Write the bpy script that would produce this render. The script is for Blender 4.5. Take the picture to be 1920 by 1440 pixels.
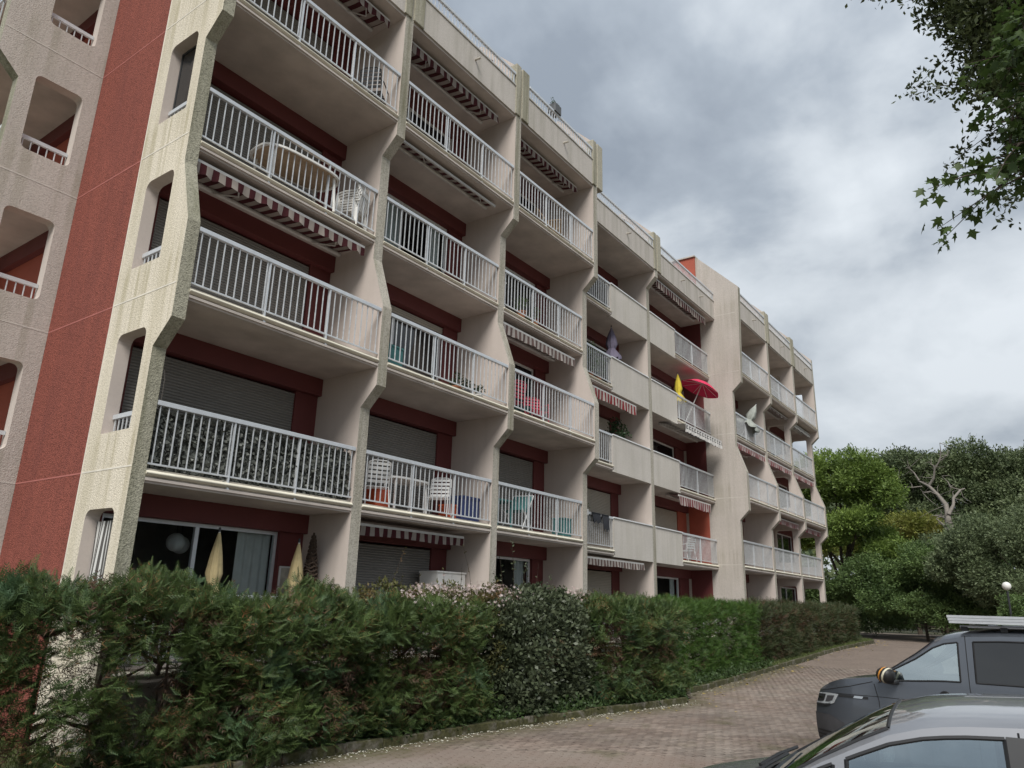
import bpy, bmesh, math, random
import numpy as np
from mathutils import Vector, Matrix
from mathutils.geometry import tessellate_polygon
for o in list(bpy.data.objects): bpy.data.objects.remove(o)
S = bpy.context.scene
COL = S.collection
R = math.radians
rng = np.random.default_rng(7); random.seed(7)

# ------------------------------------------------------------------ camera
PITCH, ROLL, YAW, FPX, EYE = R(16.455), R(1.529), R(36.066), 1390.0, 2.1
fw = Vector((math.cos(YAW)*math.cos(PITCH), math.sin(YAW)*math.cos(PITCH), math.sin(PITCH)))
rt = Vector((math.sin(YAW), -math.cos(YAW), 0)); upv = rt.cross(fw)
r2 = rt*math.cos(ROLL)+upv*math.sin(ROLL); u2 = upv*math.cos(ROLL)-rt*math.sin(ROLL)
cd = bpy.data.cameras.new('camera'); cam = bpy.data.objects.new('camera', cd); COL.objects.link(cam)
m = Matrix.Identity(4)
for i in range(3): m[i][0], m[i][1], m[i][2] = r2[i], u2[i], -fw[i]
m[2][3] = EYE
cam.matrix_world = m
cd.sensor_fit = 'HORIZONTAL'; cd.sensor_width = 36; cd.lens = 36*FPX/1920; cd.clip_start = .05; cd.clip_end = 3000
S.camera = cam

# ------------------------------------------------------------------ world: overcast cloud over a Nishita sky
SUN_EL, SUN_AZ = R(48), (-.86, -.51)       # horizontal direction towards the sun
W = bpy.data.worlds.new('World'); S.world = W; W.use_nodes = True
nt = W.node_tree; nt.nodes.clear(); N = nt.nodes.new; L = nt.links.new
def node(t, **k):
    n = N(t)
    for a, b in k.items(): setattr(n, a, b)
    return n
out = node('ShaderNodeOutputWorld'); bg = node('ShaderNodeBackground'); bg.inputs['Strength'].default_value = .1
L(bg.outputs[0], out.inputs[0])
sky = node('ShaderNodeTexSky', sky_type='NISHITA', sun_disc=False)
sky.sun_elevation = SUN_EL; sky.sun_rotation = math.atan2(SUN_AZ[0], SUN_AZ[1])
tc = node('ShaderNodeTexCoord'); sep = node('ShaderNodeSeparateXYZ'); L(tc.outputs['Generated'], sep.inputs[0])
def mth(op, a, b=None, c=None):
    n = node('ShaderNodeMath', operation=op)
    for i, v in enumerate((a, b, c)):
        if v is None: continue
        if isinstance(v, (int, float)): n.inputs[i].default_value = v
        else: L(v, n.inputs[i])
    return n.outputs[0]
den = mth('ADD', mth('MAXIMUM', sep.outputs[2], 0.0), .34)
cmb = node('ShaderNodeCombineXYZ'); L(mth('DIVIDE', sep.outputs[0], den), cmb.inputs[0]); L(mth('DIVIDE', sep.outputs[1], den), cmb.inputs[1])
def noise(vec, scale, detail, dist=0, rough=.5):
    n = node('ShaderNodeTexNoise'); n.inputs['Scale'].default_value = scale; n.inputs['Detail'].default_value = detail
    n.inputs['Distortion'].default_value = dist; n.inputs['Roughness'].default_value = rough; L(vec, n.inputs['Vector']); return n
off = node('ShaderNodeVectorMath', operation='ADD'); L(cmb.outputs[0], off.inputs[0]); off.inputs[1].default_value = (3.2, 1.7, .4)
n1 = noise(off.outputs[0], 1.4, 7, .35, .52); n2 = noise(off.outputs[0], 3.8, 6, .25, .5)
mixv = mth('ADD', mth('MULTIPLY', n1.outputs['Fac'], .70), mth('MULTIPLY', n2.outputs['Fac'], .30))
cr = node('ShaderNodeValToRGB'); L(mixv, cr.inputs[0])
e = cr.color_ramp.elements
e[0].position = .40; e[0].color = (.285, .328, .385, 1); e[1].position = .62; e[1].color = (.80, .85, .895, 1)
k = cr.color_ramp.elements.new(.46); k.color = (.40, .45, .51, 1)
k = cr.color_ramp.elements.new(.52); k.color = (.60, .65, .70, 1)
sc = node('ShaderNodeVectorMath', operation='SCALE'); L(cr.outputs[0], sc.inputs[0]); L(mth('MULTIPLY', mth('ADD', mth('MULTIPLY', mth('MAXIMUM', sep.outputs[2], 0.0), .55), .66), 4.7), sc.inputs['Scale'])   # overcast sky: brighter overhead than at the horizon
mx = node('ShaderNodeMix', data_type='RGBA'); mx.inputs['Factor'].default_value = .97
L(sky.outputs[0], mx.inputs['A']); L(sc.outputs[0], mx.inputs['B']); L(mx.outputs['Result'], bg.inputs[0])

sd = bpy.data.lights.new('sun', 'SUN'); sd.energy = 1.5; sd.angle = R(28); sd.color = (1, .965, .91)
sun = bpy.data.objects.new('sun', sd); COL.objects.link(sun)
sv = Vector((SUN_AZ[0]*math.cos(SUN_EL), SUN_AZ[1]*math.cos(SUN_EL), math.sin(SUN_EL)))
sun.rotation_euler = sv.to_track_quat('Z', 'Y').to_euler(); sun.location = (-20, -20, 40)
vs = S.view_settings; vs.view_transform = 'Standard'; vs.look = 'None'; vs.exposure = 1.32; vs.gamma = 1; vs.use_curve_mapping = False

# ------------------------------------------------------------------ helpers
def tag(o, label=None, cat=None, group=None, kind=None):
    if label: o['label'] = label
    if cat: o['category'] = cat
    if group: o['group'] = group
    if kind: o['kind'] = kind
    return o
def empty(name, loc=(0, 0, 0), rz=0, label=None, cat=None, group=None):
    o = bpy.data.objects.new(name, None); COL.objects.link(o); o.location = loc; o.rotation_euler = (0, 0, rz); o.empty_display_size = .2
    return tag(o, label, cat, group)
def link(name, me, parent=None):
    o = bpy.data.objects.new(name, me); COL.objects.link(o)
    if parent is not None: o.parent = parent
    return o
def copy_tree(o, parent=None):
    c = o.copy(); COL.objects.link(c); c.parent = parent
    for ch in list(o.children): copy_tree(ch, c)
    return c
class MB:
    def __init__(s): s.v = []; s.f = []; s.m = []
    def add(s, vs, fs, mi=0):
        b = len(s.v); s.v += [tuple(p) for p in vs]; s.f += [tuple(i+b for i in q) for q in fs]; s.m += [mi]*len(fs); return s
    def box(s, a, b, mi=0):
        x0, y0, z0 = a; x1, y1, z1 = b
        return s.add([(x0,y0,z0),(x1,y0,z0),(x1,y1,z0),(x0,y1,z0),(x0,y0,z1),(x1,y0,z1),(x1,y1,z1),(x0,y1,z1)],
            [(0,3,2,1),(4,5,6,7),(0,1,5,4),(1,2,6,5),(2,3,7,6),(3,0,4,7)], mi)
    def cbox(s, c, d, mi=0, rz=0, ry=0, rx=0):
        M = Matrix.Translation(c) @ Matrix.Rotation(rz, 4, 'Z') @ Matrix.Rotation(ry, 4, 'Y') @ Matrix.Rotation(rx, 4, 'X')
        h = [v/2 for v in d]; n = len(s.v); s.box((-h[0],-h[1],-h[2]), h, mi)
        for i in range(n, len(s.v)): s.v[i] = tuple(M @ Vector(s.v[i]))
        return s
    def tube(s, pts, rad, n=6, mi=0, cap=True):
        pts = [Vector(p) for p in pts]; rr = rad if hasattr(rad, '__len__') else [rad]*len(pts); b = len(s.v); vs = []; fs = []
        ref = None
        for i, p in enumerate(pts):
            t = (pts[min(i+1, len(pts)-1)]-pts[max(i-1, 0)]).normalized()
            if ref is None: ref = (Vector((0, 0, 1)) if abs(t.z) < .9 else Vector((1, 0, 0)))
            u = t.cross(ref).normalized(); w = u.cross(t).normalized(); ref = w
            for j in range(n):
                a = 2*math.pi*j/n; vs.append(p+(u*math.cos(a)+w*math.sin(a))*rr[i])
        for i in range(len(pts)-1):
            for j in range(n): fs.append((i*n+j, i*n+(j+1) % n, (i+1)*n+(j+1) % n, (i+1)*n+j))
        if cap: fs += [tuple(range(n))[::-1], tuple(range((len(pts)-1)*n, len(pts)*n))]
        return s.add(vs, fs, mi)
    def lathe(s, prof, n=16, c=(0, 0, 0), mi=0):
        vs = []; fs = []
        for r, z in prof:
            for j in range(n): a = 2*math.pi*j/n; vs.append((c[0]+r*math.cos(a), c[1]+r*math.sin(a), c[2]+z))
        for i in range(len(prof)-1):
            for j in range(n): fs.append((i*n+j, i*n+(j+1) % n, (i+1)*n+(j+1) % n, (i+1)*n+j))
        return s.add(vs, fs, mi)
    def prism(s, loops, axis, a, b, mi=0, side=None, sidefn=None):
        """loops: outline then holes, 2-D; axis 'x' -> (y,z) polygons, 'y' -> (x,z), 'z' -> (x,y); thick from a to b"""
        def P(q, t): return {'x': (t, q[0], q[1]), 'y': (q[0], t, q[1]), 'z': (q[0], q[1], t)}[axis]
        flat = [p for l in loops for p in l]
        tris = tessellate_polygon([[Vector((p[0], p[1], 0)) for p in l] for l in loops])
        n = len(flat)
        s.add([P(p, a) for p in flat], [t for t in tris], mi); s.add([P(p, b) for p in flat], [t[::-1] for t in tris], mi)
        for l in loops:
            k = len(l)
            for i in range(k):
                p, q = l[i], l[(i+1) % k]; mm = sidefn(p, q) if sidefn else (mi if side is None else side)
                s.add([P(p, a), P(q, a), P(q, b), P(p, b)], [(0, 1, 2, 3)], mm)
        return s
    def mesh(s, name, mats, smooth=False, fix=True):
        me = bpy.data.meshes.new(name); me.from_pydata(s.v, [], s.f)
        for mt in (mats if isinstance(mats, (list, tuple)) else [mats]): me.materials.append(M[mt] if isinstance(mt, str) else mt)
        me.polygons.foreach_set('material_index', s.m)
        if smooth: me.polygons.foreach_set('use_smooth', [True]*len(s.f))
        if fix:
            bm = bmesh.new(); bm.from_mesh(me); bmesh.ops.remove_doubles(bm, verts=bm.verts, dist=1e-5)
            bmesh.ops.recalc_face_normals(bm, faces=bm.faces); bm.to_mesh(me); bm.free()
        me.update(); return me
    def build(s, name, mats, parent=None, smooth=False, fix=True, bevel=0):
        o = link(name, s.mesh(name, mats, smooth, fix), parent)
        if bevel:
            b = o.modifiers.new('bevel', 'BEVEL'); b.width = bevel; b.segments = 2; b.limit_method = 'ANGLE'
        return o
def rrect(x0, z0, x1, z1, r, n=4, corners=(1, 1, 1, 1)):
    pts = []
    for (cx, cz, a0, on) in ((x1-r, z0+r, -90, corners[0]), (x1-r, z1-r, 0, corners[1]), (x0+r, z1-r, 90, corners[2]), (x0+r, z0+r, 180, corners[3])):
        if on:
            for i in range(n+1): a = R(a0+90*i/n); pts.append((cx+r*math.cos(a), cz+r*math.sin(a)))
        else:
            a = R(a0+45); pts.append((cx+r*(1 if math.cos(a) > 0 else -1), cz+r*(1 if math.sin(a) > 0 else -1)))
    return pts

# ------------------------------------------------------------------ materials
M = {}
class NT:
    def __init__(s, name):
        s.m = bpy.data.materials.new(name); s.m.use_nodes = True; s.t = s.m.node_tree; s.t.nodes.clear()
        s.out = s.n('ShaderNodeOutputMaterial'); s.b = s.n('ShaderNodeBsdfPrincipled'); s.l(s.b.outputs[0], s.out.inputs[0]); M[name] = s.m
        s.pos = s.n('ShaderNodeNewGeometry').outputs['Position']
    def n(s, t, **k):
        x = s.t.nodes.new(t)
        for a, b in k.items(): setattr(x, a, b)
        return x
    def l(s, a, b): s.t.links.new(a, b)
    def set(s, k, v):
        if k in s.b.inputs: s.b.inputs[k].default_value = v
        return s
    def scaled(s, sx, sy, sz, off=(0, 0, 0)):
        v = s.n('ShaderNodeMapping'); v.inputs['Scale'].default_value = (sx, sy, sz); v.inputs['Location'].default_value = off; s.l(s.pos, v.inputs['Vector']); return v.outputs[0]
    def noise(s, sc, det=3, vec=None, rough=.55, dist=0):
        v = s.n('ShaderNodeTexNoise'); v.inputs['Scale'].default_value = sc; v.inputs['Detail'].default_value = det; v.inputs['Roughness'].default_value = rough; v.inputs['Distortion'].default_value = dist
        s.l(s.pos if vec is None else vec, v.inputs['Vector']); return v.outputs['Fac']
    def ramp(s, fac, stops):
        r = s.n('ShaderNodeValToRGB'); s.l(fac, r.inputs[0]); e = r.color_ramp.elements
        while len(e) < len(stops): e.new(.5)
        for el, (p, c) in zip(e, stops): el.position = p; el.color = (*c, 1) if hasattr(c, '__len__') else (c, c, c, 1)
        return r.outputs[0]
    def mix(s, fac, a, b, mode='MIX'):
        x = s.n('ShaderNodeMix', data_type='RGBA', blend_type=mode)
        for k, v in (('Factor', fac), ('A', a), ('B', b)):
            if isinstance(v, (int, float)): x.inputs[k].default_value = v
            elif isinstance(v, tuple): x.inputs[k].default_value = (*v, 1)
            else: s.l(v, x.inputs[k])
        return x.outputs['Result']
    def math(s, op, a, b=None, c=None):
        x = s.n('ShaderNodeMath', operation=op)
        for i, v in enumerate((a, b, c)):
            if v is None: continue
            if isinstance(v, (int, float)): x.inputs[i].default_value = v
            else: s.l(v, x.inputs[i])
        return x.outputs[0]
    def color(s, c):
        if isinstance(c, tuple): s.b.inputs['Base Color'].default_value = (*c, 1)
        else: s.l(c, s.b.inputs['Base Color'])
        return s
    def bump(s, h, dist=.005, st=1.0):
        b = s.n('ShaderNodeBump'); b.inputs['Distance'].default_value = dist; b.inputs['Strength'].default_value = st; s.l(h, b.inputs['Height']); s.l(b.outputs[0], s.b.inputs['Normal']); return s
def plain(name, c, rough=.6, metal=0, var=.12, sc=6, bump=0, spec=None):
    t = NT(name); f = t.noise(sc, 4); d = tuple(v*(1-var) for v in c); h = tuple(min(1, v*(1+var)) for v in c)
    t.color(t.ramp(f, [(.3, d), (.7, h)])); t.set('Roughness', rough).set('Metallic', metal)
    if spec is not None: t.set('Specular IOR Level', spec)
    if bump: t.bump(t.noise(sc*12, 2), bump, .6)
    return t
def roughcast(name, c, stain, amount, grain=1.0, sill=False, deep=.006):
    t = NT(name)
    big = t.noise(.9, 4); fine = t.noise(34, 3, rough=.75); peb = t.n('ShaderNodeTexVoronoi'); peb.inputs['Scale'].default_value = 48; t.l(t.pos, peb.inputs['Vector'])
    col = t.mix(t.ramp(big, [(.3, 0.), (.75, 1.)]), tuple(v*.93 for v in c), tuple(min(1, v*1.05) for v in c))
    spk = t.ramp(fine, [(.36, .50), (.50, 1.0), (.66, 1.18)])
    col = t.mix(.55*grain, col, spk, 'MULTIPLY')
    st = t.noise(1.0, 5, t.scaled(3.4, 3.4, .28)); st2 = t.noise(1.0, 4, t.scaled(9, 9, .55, (3, 1, 0)))
    f = t.math('MULTIPLY', t.ramp(st, [(.44, 0.), (.72, 1.)]), t.ramp(st2, [(.3, .35), (.65, 1.)]))
    if sill:
        sp = t.n('ShaderNodeSeparateXYZ'); t.l(t.pos, sp.inputs[0])
        fr = t.math('FRACT', t.math('DIVIDE', t.math('ADD', sp.outputs[2], -3.81+.85), 2.7))
        band = t.ramp(fr, [(.0, .25), (.10, .55), (.46, 1.), (.55, .5), (.8, .2)])
        st3 = t.noise(1.0, 3, t.scaled(7, 7, .2, (1, 5, 2)))
        f = t.math('MAXIMUM', t.math('MULTIPLY', f, .7), t.math('MULTIPLY', band, t.ramp(st3, [(.45, 0.), (.62, .95)])))
    f = t.math('MULTIPLY', f, amount)
    col = t.mix(f, col, stain); t.color(col).set('Roughness', .92).set('Specular IOR Level', .2)
    t.bump(t.math('ADD', t.math('MULTIPLY', fine, .6), t.math('MULTIPLY', peb.outputs['Distance'], .5)), deep, 1.0)
    return t
roughcast('cream_roughcast', (.69, .63, .52), (.33, .29, .17), .62, grain=.9, sill=True, deep=.009)
roughcast('grey_roughcast', (.50, .455, .415), (.27, .25, .19), .5, grain=.75, sill=True, deep=.008)
roughcast('pilaster_roughcast', (.46, .43, .37), (.17, .16, .10), .95, grain=1.2, deep=.012)
roughcast('corner_edge_roughcast', (.36, .345, .27), (.13, .13, .075), .95, grain=1.5, deep=.012)
roughcast('parapet_roughcast', (.53, .49, .45), (.22, .21, .15), .6, grain=.45, deep=.005)
roughcast('rib_roughcast', (.42, .395, .32), (.12, .115, .06), 1.0, deep=.006)
roughcast('panel_roughcast', (.57, .535, .49), (.36, .34, .27), .45, grain=.4, deep=.005)
roughcast('red_roughcast', (.255, .080, .060), (.16, .054, .046), .6, grain=1.9, deep=.016)
plain('joint_cream', (.68, .64, .56), .9); plain('joint_red', (.38, .13, .11), .9)
roughcast('beige_paint', (.55, .485, .44), (.40, .35, .30), .35, grain=.12, deep=.001)
plain('soffit_paint', (.50, .445, .405), .85, var=.16, sc=1.6)
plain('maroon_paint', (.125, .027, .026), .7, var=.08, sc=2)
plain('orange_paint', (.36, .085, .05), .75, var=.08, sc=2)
plain('rail_alu', (.62, .645, .67), .42, .35, var=.06, sc=9)
plain('bar_alu', (.60, .62, .635), .45, .3, var=.16, sc=14)
plain('gutter_cream', (.74, .70, .58), .45, var=.10, sc=3)
plain('slab_edge', (.40, .37, .32), .9, var=.35, sc=5, bump=.003)
plain('dark_gap', (.05, .045, .04), .9)
plain('shutter_grey', (.215, .205, .19), .6, var=.05, sc=3)
plain('shutter_beige', (.40, .37, .32), .6, var=.05, sc=3)
plain('white_pvc', (.72, .73, .74), .4, var=.04)
plain('dark_frame', (.03, .032, .035), .4)
plain('white_plastic', (.72, .71, .68), .45, var=.05); plain('white_metal', (.70, .70, .69), .4, var=.04)
plain('room_wall', (.22, .20, .18), .9); plain('curtain', (.55, .55, .52), .9, var=.08, sc=5)
plain('concrete_kerb', (.16, .15, .125), .95, var=.35, sc=7, bump=.01)
t = NT('window_glass'); t.color((.010, .012, .014)).set('Roughness', .03).set('Specular IOR Level', .6)
t = NT('clear_glass'); t.color((.80, .86, .88)).set('Roughness', .0).set('Transmission Weight', 1.0).set('IOR', 1.02).set('Specular IOR Level', .6)
# ================================================================== APARTMENT BUILDING
A, B, BACK, DY = 10.313, 9.925, 11.58, 1.0
FF = lambda k: 1.11+2.7*k
PIL = [(5.209, 5.42), (9.31, 9.55), (13.49, 13.73), (17.58, 17.82), (24.05, 24.30), (30.20, 30.44), (34.28, 34.55), (38.54, 38.81), (42.75, 43.02)]
APT = empty('apartment_building', (20, 10, 0), 0, 'six storey concrete apartment block with red walls, zigzag pilasters and stacked balconies', 'building')
APT_INV = Matrix.Translation((-20, -10, 0))
def bb(mb, name, mats, parent=None, **k):
    """build a mesh given in world coordinates as a part of the building (or of one of its parts)"""
    o = mb.build(name, mats, APT if parent is None else parent, **k)
    if parent is None: o.matrix_parent_inverse = APT_INV
    return o
def zig(a, b, dy=0):                       # front outline of a pilaster, ground to roof
    return [(a+dy, -.4), (a+dy, 5.58), (b+dy, 5.97), (b+dy, 7.56), (a+dy, 8.68), (a+dy, 11.04), (b+dy, 11.41), (b+dy, 15.98)]
def roofline(dy=0, back=12.4, top=17.25): return [(B+dy+top-15.98, top), (back+dy, top), (back+dy, -.4)]
HOLES = lambda: [rrect(10.57, FF(k)+.56, 11.40, FF(k)+2.13, .13, corners=(0, 1, 1, 0)) for k in range(5)]
ROOFHOLE = lambda dy=0: [(10.75+dy, 15.45), (11.75+dy, 15.45), (11.75+dy, 17.0), (11.2+dy, 17.0), (10.75+dy, 16.55)]
def wallprof(i):
    dy = 0
    if i == 0: return [zig(A, B)+[(B+1.27, 17.25), (11.77, 17.25), (11.77, -.4)]]+HOLES()
    if i == 4: return [[(A+DY, -.4), (A+DY, 13.78), (B+DY, 14.18), (B+DY, 15.98)]+roofline(DY)]+[ROOFHOLE(DY)]
    if i == 5: return [[q if q[1] < 15 else (B-.15, 15.79) for q in zig(A, B)]+[(11.67, 17.72), (12.9, 17.72), (12.9, -.4)]]
    p = [zig(A, B)+roofline(0, 12.9 if i == 3 else 12.4)]
    if i in (7, 8): p += HOLES()
    return p+([ROOFHOLE()] if i != 8 else [])
for i, (x0, x1) in enumerate(PIL):
    loops = wallprof(i)
    def fn(p, q):
        if p in loops[0] and q in loops[0]:
            return 1 if max(p[0], q[0]) < 12.0 and min(p[1], q[1]) < 16 and not (p[1] < 0 and q[1] < 0) else 0
        return 2
    mb = MB().prism(loops, 'x', x0, x1, 0, sidefn=fn)
    face = {0: 'cream_roughcast', 5: 'grey_roughcast'}.get(i, 'beige_paint')
    edge = 'corner_edge_roughcast' if i == 0 else 'pilaster_roughcast'
    bb(mb, 'gable_wall' if i in (0, 8) else 'partition_wall', [face, edge, 'beige_paint'])
    # double rib where the pilaster meets the roof parapet
    dy = DY if i == 4 else 0
    if i not in (0, 5, 8):
        rb = MB().box((x0-.06, B+dy-.035, 14.47), (x0+.15, B+dy+.2, 16.03)).box((x1-.02, B+dy-.035, 14.47), (x1+.30, B+dy+.2, 16.03)).box((x0+.15, B+dy+.06, 14.47), (x1-.02, B+dy+.2, 15.99))
        bb(rb, 'parapet_rib', 'rib_roughcast', bevel=.015)
    if i == 0: bb(MB().box((x1+.01, B-.035, 14.47), (x1+.3, B+.2, 16.03)), 'parapet_rib', 'rib_roughcast')
# gable: red strip behind the cream strip, floor joints
bb(MB().box((5.216, 11.772, -.4), (5.45, 14.068, 17.25)), 'red_wall', 'red_roughcast')
bb(MB().box((42.78, 11.772, -.4), (43.01, 14.3, 17.25)), 'red_wall', 'red_roughcast')
bb(MB().box((5.203, 11.752, -.4), (5.24, 11.775, 17.24)), 'edge_trim', 'joint_cream')
for k in range(1, 6):
    bb(MB().box((5.2125, 11.775, FF(k)-.012), (5.23, 14.065, FF(k)+.012)), 'floor_joint', 'joint_red')
    y0 = A if k in (1,) else B
    if k == 3: y0 = A
    bb(MB().box((5.205, y0+.02, FF(k)-.012), (5.22, 11.75, FF(k)+.012)), 'floor_joint', 'joint_cream')
    bb(MB().box((30.196, y0+.04, FF(k)-.012), (30.21, 11.33, FF(k)+.012)), 'floor_joint', 'panel_roughcast')
# lift tower on the roof beside the deep wall
bb(MB().prism([[(11.69, 14.7), (11.69, 17.70), (15.5, 17.70), (15.5, 14.7)]], 'x', 30.12, 33.2), 'roof_tower', 'orange_paint')
bb(MB().box((30.05, 11.66, 17.70), (33.3, 15.6, 17.76)), 'tower_coping', 'parapet_roughcast')

# small railings set in the openings of the gable, and the same in the wing
def small_rail(p0, p1, z0, z1, n, deep):
    d = Vector(p1)-Vector(p0); nrm = Vector((-d.y, d.x, 0)).normalized()
    ang = math.atan2(d.y, d.x); c = (Vector(p0)+Vector(p1))/2
    rail = bb(MB().cbox((c.x, c.y, z1-.035), (d.length, .05, .07), 0, ang), 'opening_railing', 'rail_alu')
    for (z, h) in ((z0+.02, .02),): bb(MB().cbox((c.x, c.y, z), (d.length, .025, h), 0, ang), 'bottom_rail', 'bar_alu', rail)
    for i in range(n):
        q = Vector(p0)+d*((i+.5)/n); bb(MB().box((q.x-.008, q.y-.008, z0+.02), (q.x+.008, q.y+.008, z1-.05)), 'baluster', 'bar_alu', rail)
for k in range(5):
    small_rail((5.36, 10.58, 0), (5.36, 11.39, 0), FF(k)+.57, FF(k)+.88, 7, 0)
bb(MB().box((5.38, 10.6, FF(3)+.9), (5.41, 11.36, FF(3)+.94)).box((5.38, 11.33, FF(3)+.6), (5.41, 11.37, FF(3)+2.1)).box((5.38, 10.6, FF(3)+2.06), (5.41, 11.36, FF(3)+2.1)).box((5.38, 10.6, FF(3)+.6), (5.41, 10.63, FF(3)+2.1)), 'window_frame', 'dark_frame')
bb(MB().box((5.39, 10.63, FF(3)+.6), (5.395, 11.33, FF(3)+2.06)), 'window_pane', 'window_glass')
# ------------------------------------------------------------------ slabs, back walls, openings
def shutter_mesh(x0, x1, z0, z1, y):
    mb = MB(); h = .052; n = int((z1-z0)/h); prof = []
    for i in range(n): b = z0+i*h; prof += [(y, b), (y-.016, b+h*.22), (y-.020, b+h*.55), (y-.010, b+h*.9)]
    prof.append((y, z0+n*h)); vs = []; fs = []
    for (yy, zz) in prof: vs += [(x0, yy, zz), (x1, yy, zz)]
    for i in range(len(prof)-1): fs.append((2*i, 2*i+1, 2*i+3, 2*i+2))
    return mb.add(vs, fs)
def window(x0, x1, z0, z1, y, mul=1, frame='white_pvc', glass='window_glass', curtain=None):
    w = .06; fr = MB().box((x0, y, z0), (x0+w, y+.07, z1)).box((x1-w, y, z0), (x1, y+.07, z1)).box((x0+w, y, z0), (x1-w, y+.07, z0+w)).box((x0+w, y, z1-w), (x1-w, y+.07, z1))
    win = bb(fr, 'window_frame', frame)
    for j in range(mul+1):
        a = x0+w+(x1-x0-2*w)*j/(mul+1); b = x0+w+(x1-x0-2*w)*(j+1)/(mul+1)
        if j: bb(MB().box((a-.035, y-.004, z0+w), (a+.035, y+.06, z1-w)), 'mullion', frame, win)
        bb(MB().box((a+(.036 if j else .001), y+.03, z0+w+.001), (b-(.036 if j < mul else .001), y+.036, z1-w-.001)), 'window_pane', glass, win)
    if curtain:
        for (a, b) in curtain:
            n = int((b-a)/.03); vs = []; fs = []
            for i in range(n+1):
                x = a+(b-a)*i/n; yy = y+.16+.03*math.sin(i*1.1); vs += [(x, yy, z0+.02), (x, yy, z1-.03)]
            for i in range(n): fs.append((2*i, 2*i+2, 2*i+3, 2*i+1))
            bb(MB().add(vs, fs), 'curtain', 'curtain', win, smooth=True)
# opening of each bay / floor: s shutter, w window, (fraction closed)
OPEN = {(0,0):'w', (0,1):'s', (0,2):'s', (0,3):'s', (0,4):'s', (1,0):'s', (1,1):'s', (1,2):'h', (1,3):'c', (1,4):'w', (2,0):'c', (2,1):'s', (2,2):'w', (2,3):'w', (2,4):'w',
        (3,0):'b', (3,1):'b', (3,2):'b', (3,3):'w', (3,4):'w', (4,0):'c', (4,1):'b', (4,2):'w', (4,3):'w', (4,4):'w'}
nbay = len(PIL)-1
RECESS = lambda b: DY if b in (3, 4) else 0
front = lambda b, k: (A+DY) if b in (3, 4) else (B if k in (2, 4, 5) else A)
for b in range(nbay):
    xa, xb = PIL[b][1], PIL[b+1][0]; dy = RECESS(b); yb = BACK+(1.04 if b in (3, 4) else 0)
    for k in range(0, 6):
        z = FF(k); y = front(b, k) if k < 5 else B+dy
        slab = bb(MB().box((xa-.001 if False else xa, y+.055, z-.21), (xb, 14.4, z)).box((xa, y+.03, z-.21), (xb, y+.056, z-.135)), 'balcony_slab' if k < 5 else 'roof_slab', 'soffit_paint')
        # soften: cast edge
        bb(MB().box((xa, y+.049, z-.134), (xb, y+.0545, z-.0)), 'slab_edge', 'slab_edge', slab)
    for k in range(0, 5):
        z = FF(k); top = z+2.49
        o = OPEN.get((b, k), 'w'); pw = .53
        if b == 4: pw = .9
        # lintel box and red post
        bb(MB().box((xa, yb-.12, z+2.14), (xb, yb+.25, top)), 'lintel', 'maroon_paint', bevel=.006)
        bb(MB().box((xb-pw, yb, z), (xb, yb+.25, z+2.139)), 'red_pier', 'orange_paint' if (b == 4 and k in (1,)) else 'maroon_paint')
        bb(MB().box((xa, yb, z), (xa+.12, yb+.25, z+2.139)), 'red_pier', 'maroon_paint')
        ox0, ox1 = xa+.12, xb-pw; zt = z+2.137
        if o in 'sb': bb(shutter_mesh(ox0, ox1, z+.02, zt, yb+.06), 'roller_shutter', 'shutter_grey' if o == 's' else 'shutter_beige', smooth=False, fix=False)
        elif o == 'h':
            bb(shutter_mesh(ox0, ox1, z+1.95, zt, yb+.06), 'roller_shutter', 'shutter_beige', fix=False); window(ox0, ox1, z, z+1.94, yb+.09)
        elif (b, k) == (0, 0): window(ox0, ox1, z, zt, yb+.08, 1, 'rail_alu', 'clear_glass', [(8.05, ox1-.05)])
        elif o == 'c': window(ox0, ox1, z, zt, yb+.08, 1, 'white_pvc', 'clear_glass', [(ox0+.1, ox0+(ox1-ox0)*.55), (ox1-.5, ox1-.07)])
        else: window(ox0, ox1, z, zt, yb+.08)
bb(MB().box((5.45, 14.4, -.4), (42.75, 14.7, 14.6)), 'back_wall', 'room_wall')
for b in range(nbay):                       # room partitions continue behind the loggias
    if b: bb(MB().box((PIL[b][0]+.02, 12.91, -.4), (PIL[b][1]-.02, 14.39, 14.39)), 'room_wall', 'room_wall')
for (x0, x1, yy) in ((5.42, 17.58, A), (17.82, 30.2, A+DY), (30.44, 42.75, A)):
    bb(MB().box((x0, yy+.35, -.4), (x1, yy+.5, .9)), 'plinth_wall', 'beige_paint')
# red side wall in the last recessed bay
for k in range(5): bb(MB().box((30.192, BACK+.02, FF(k)+.001), (30.20, 12.5, FF(k)+2.488)), 'red_side_wall', 'orange_paint' if k == 1 else 'maroon_paint')
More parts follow.
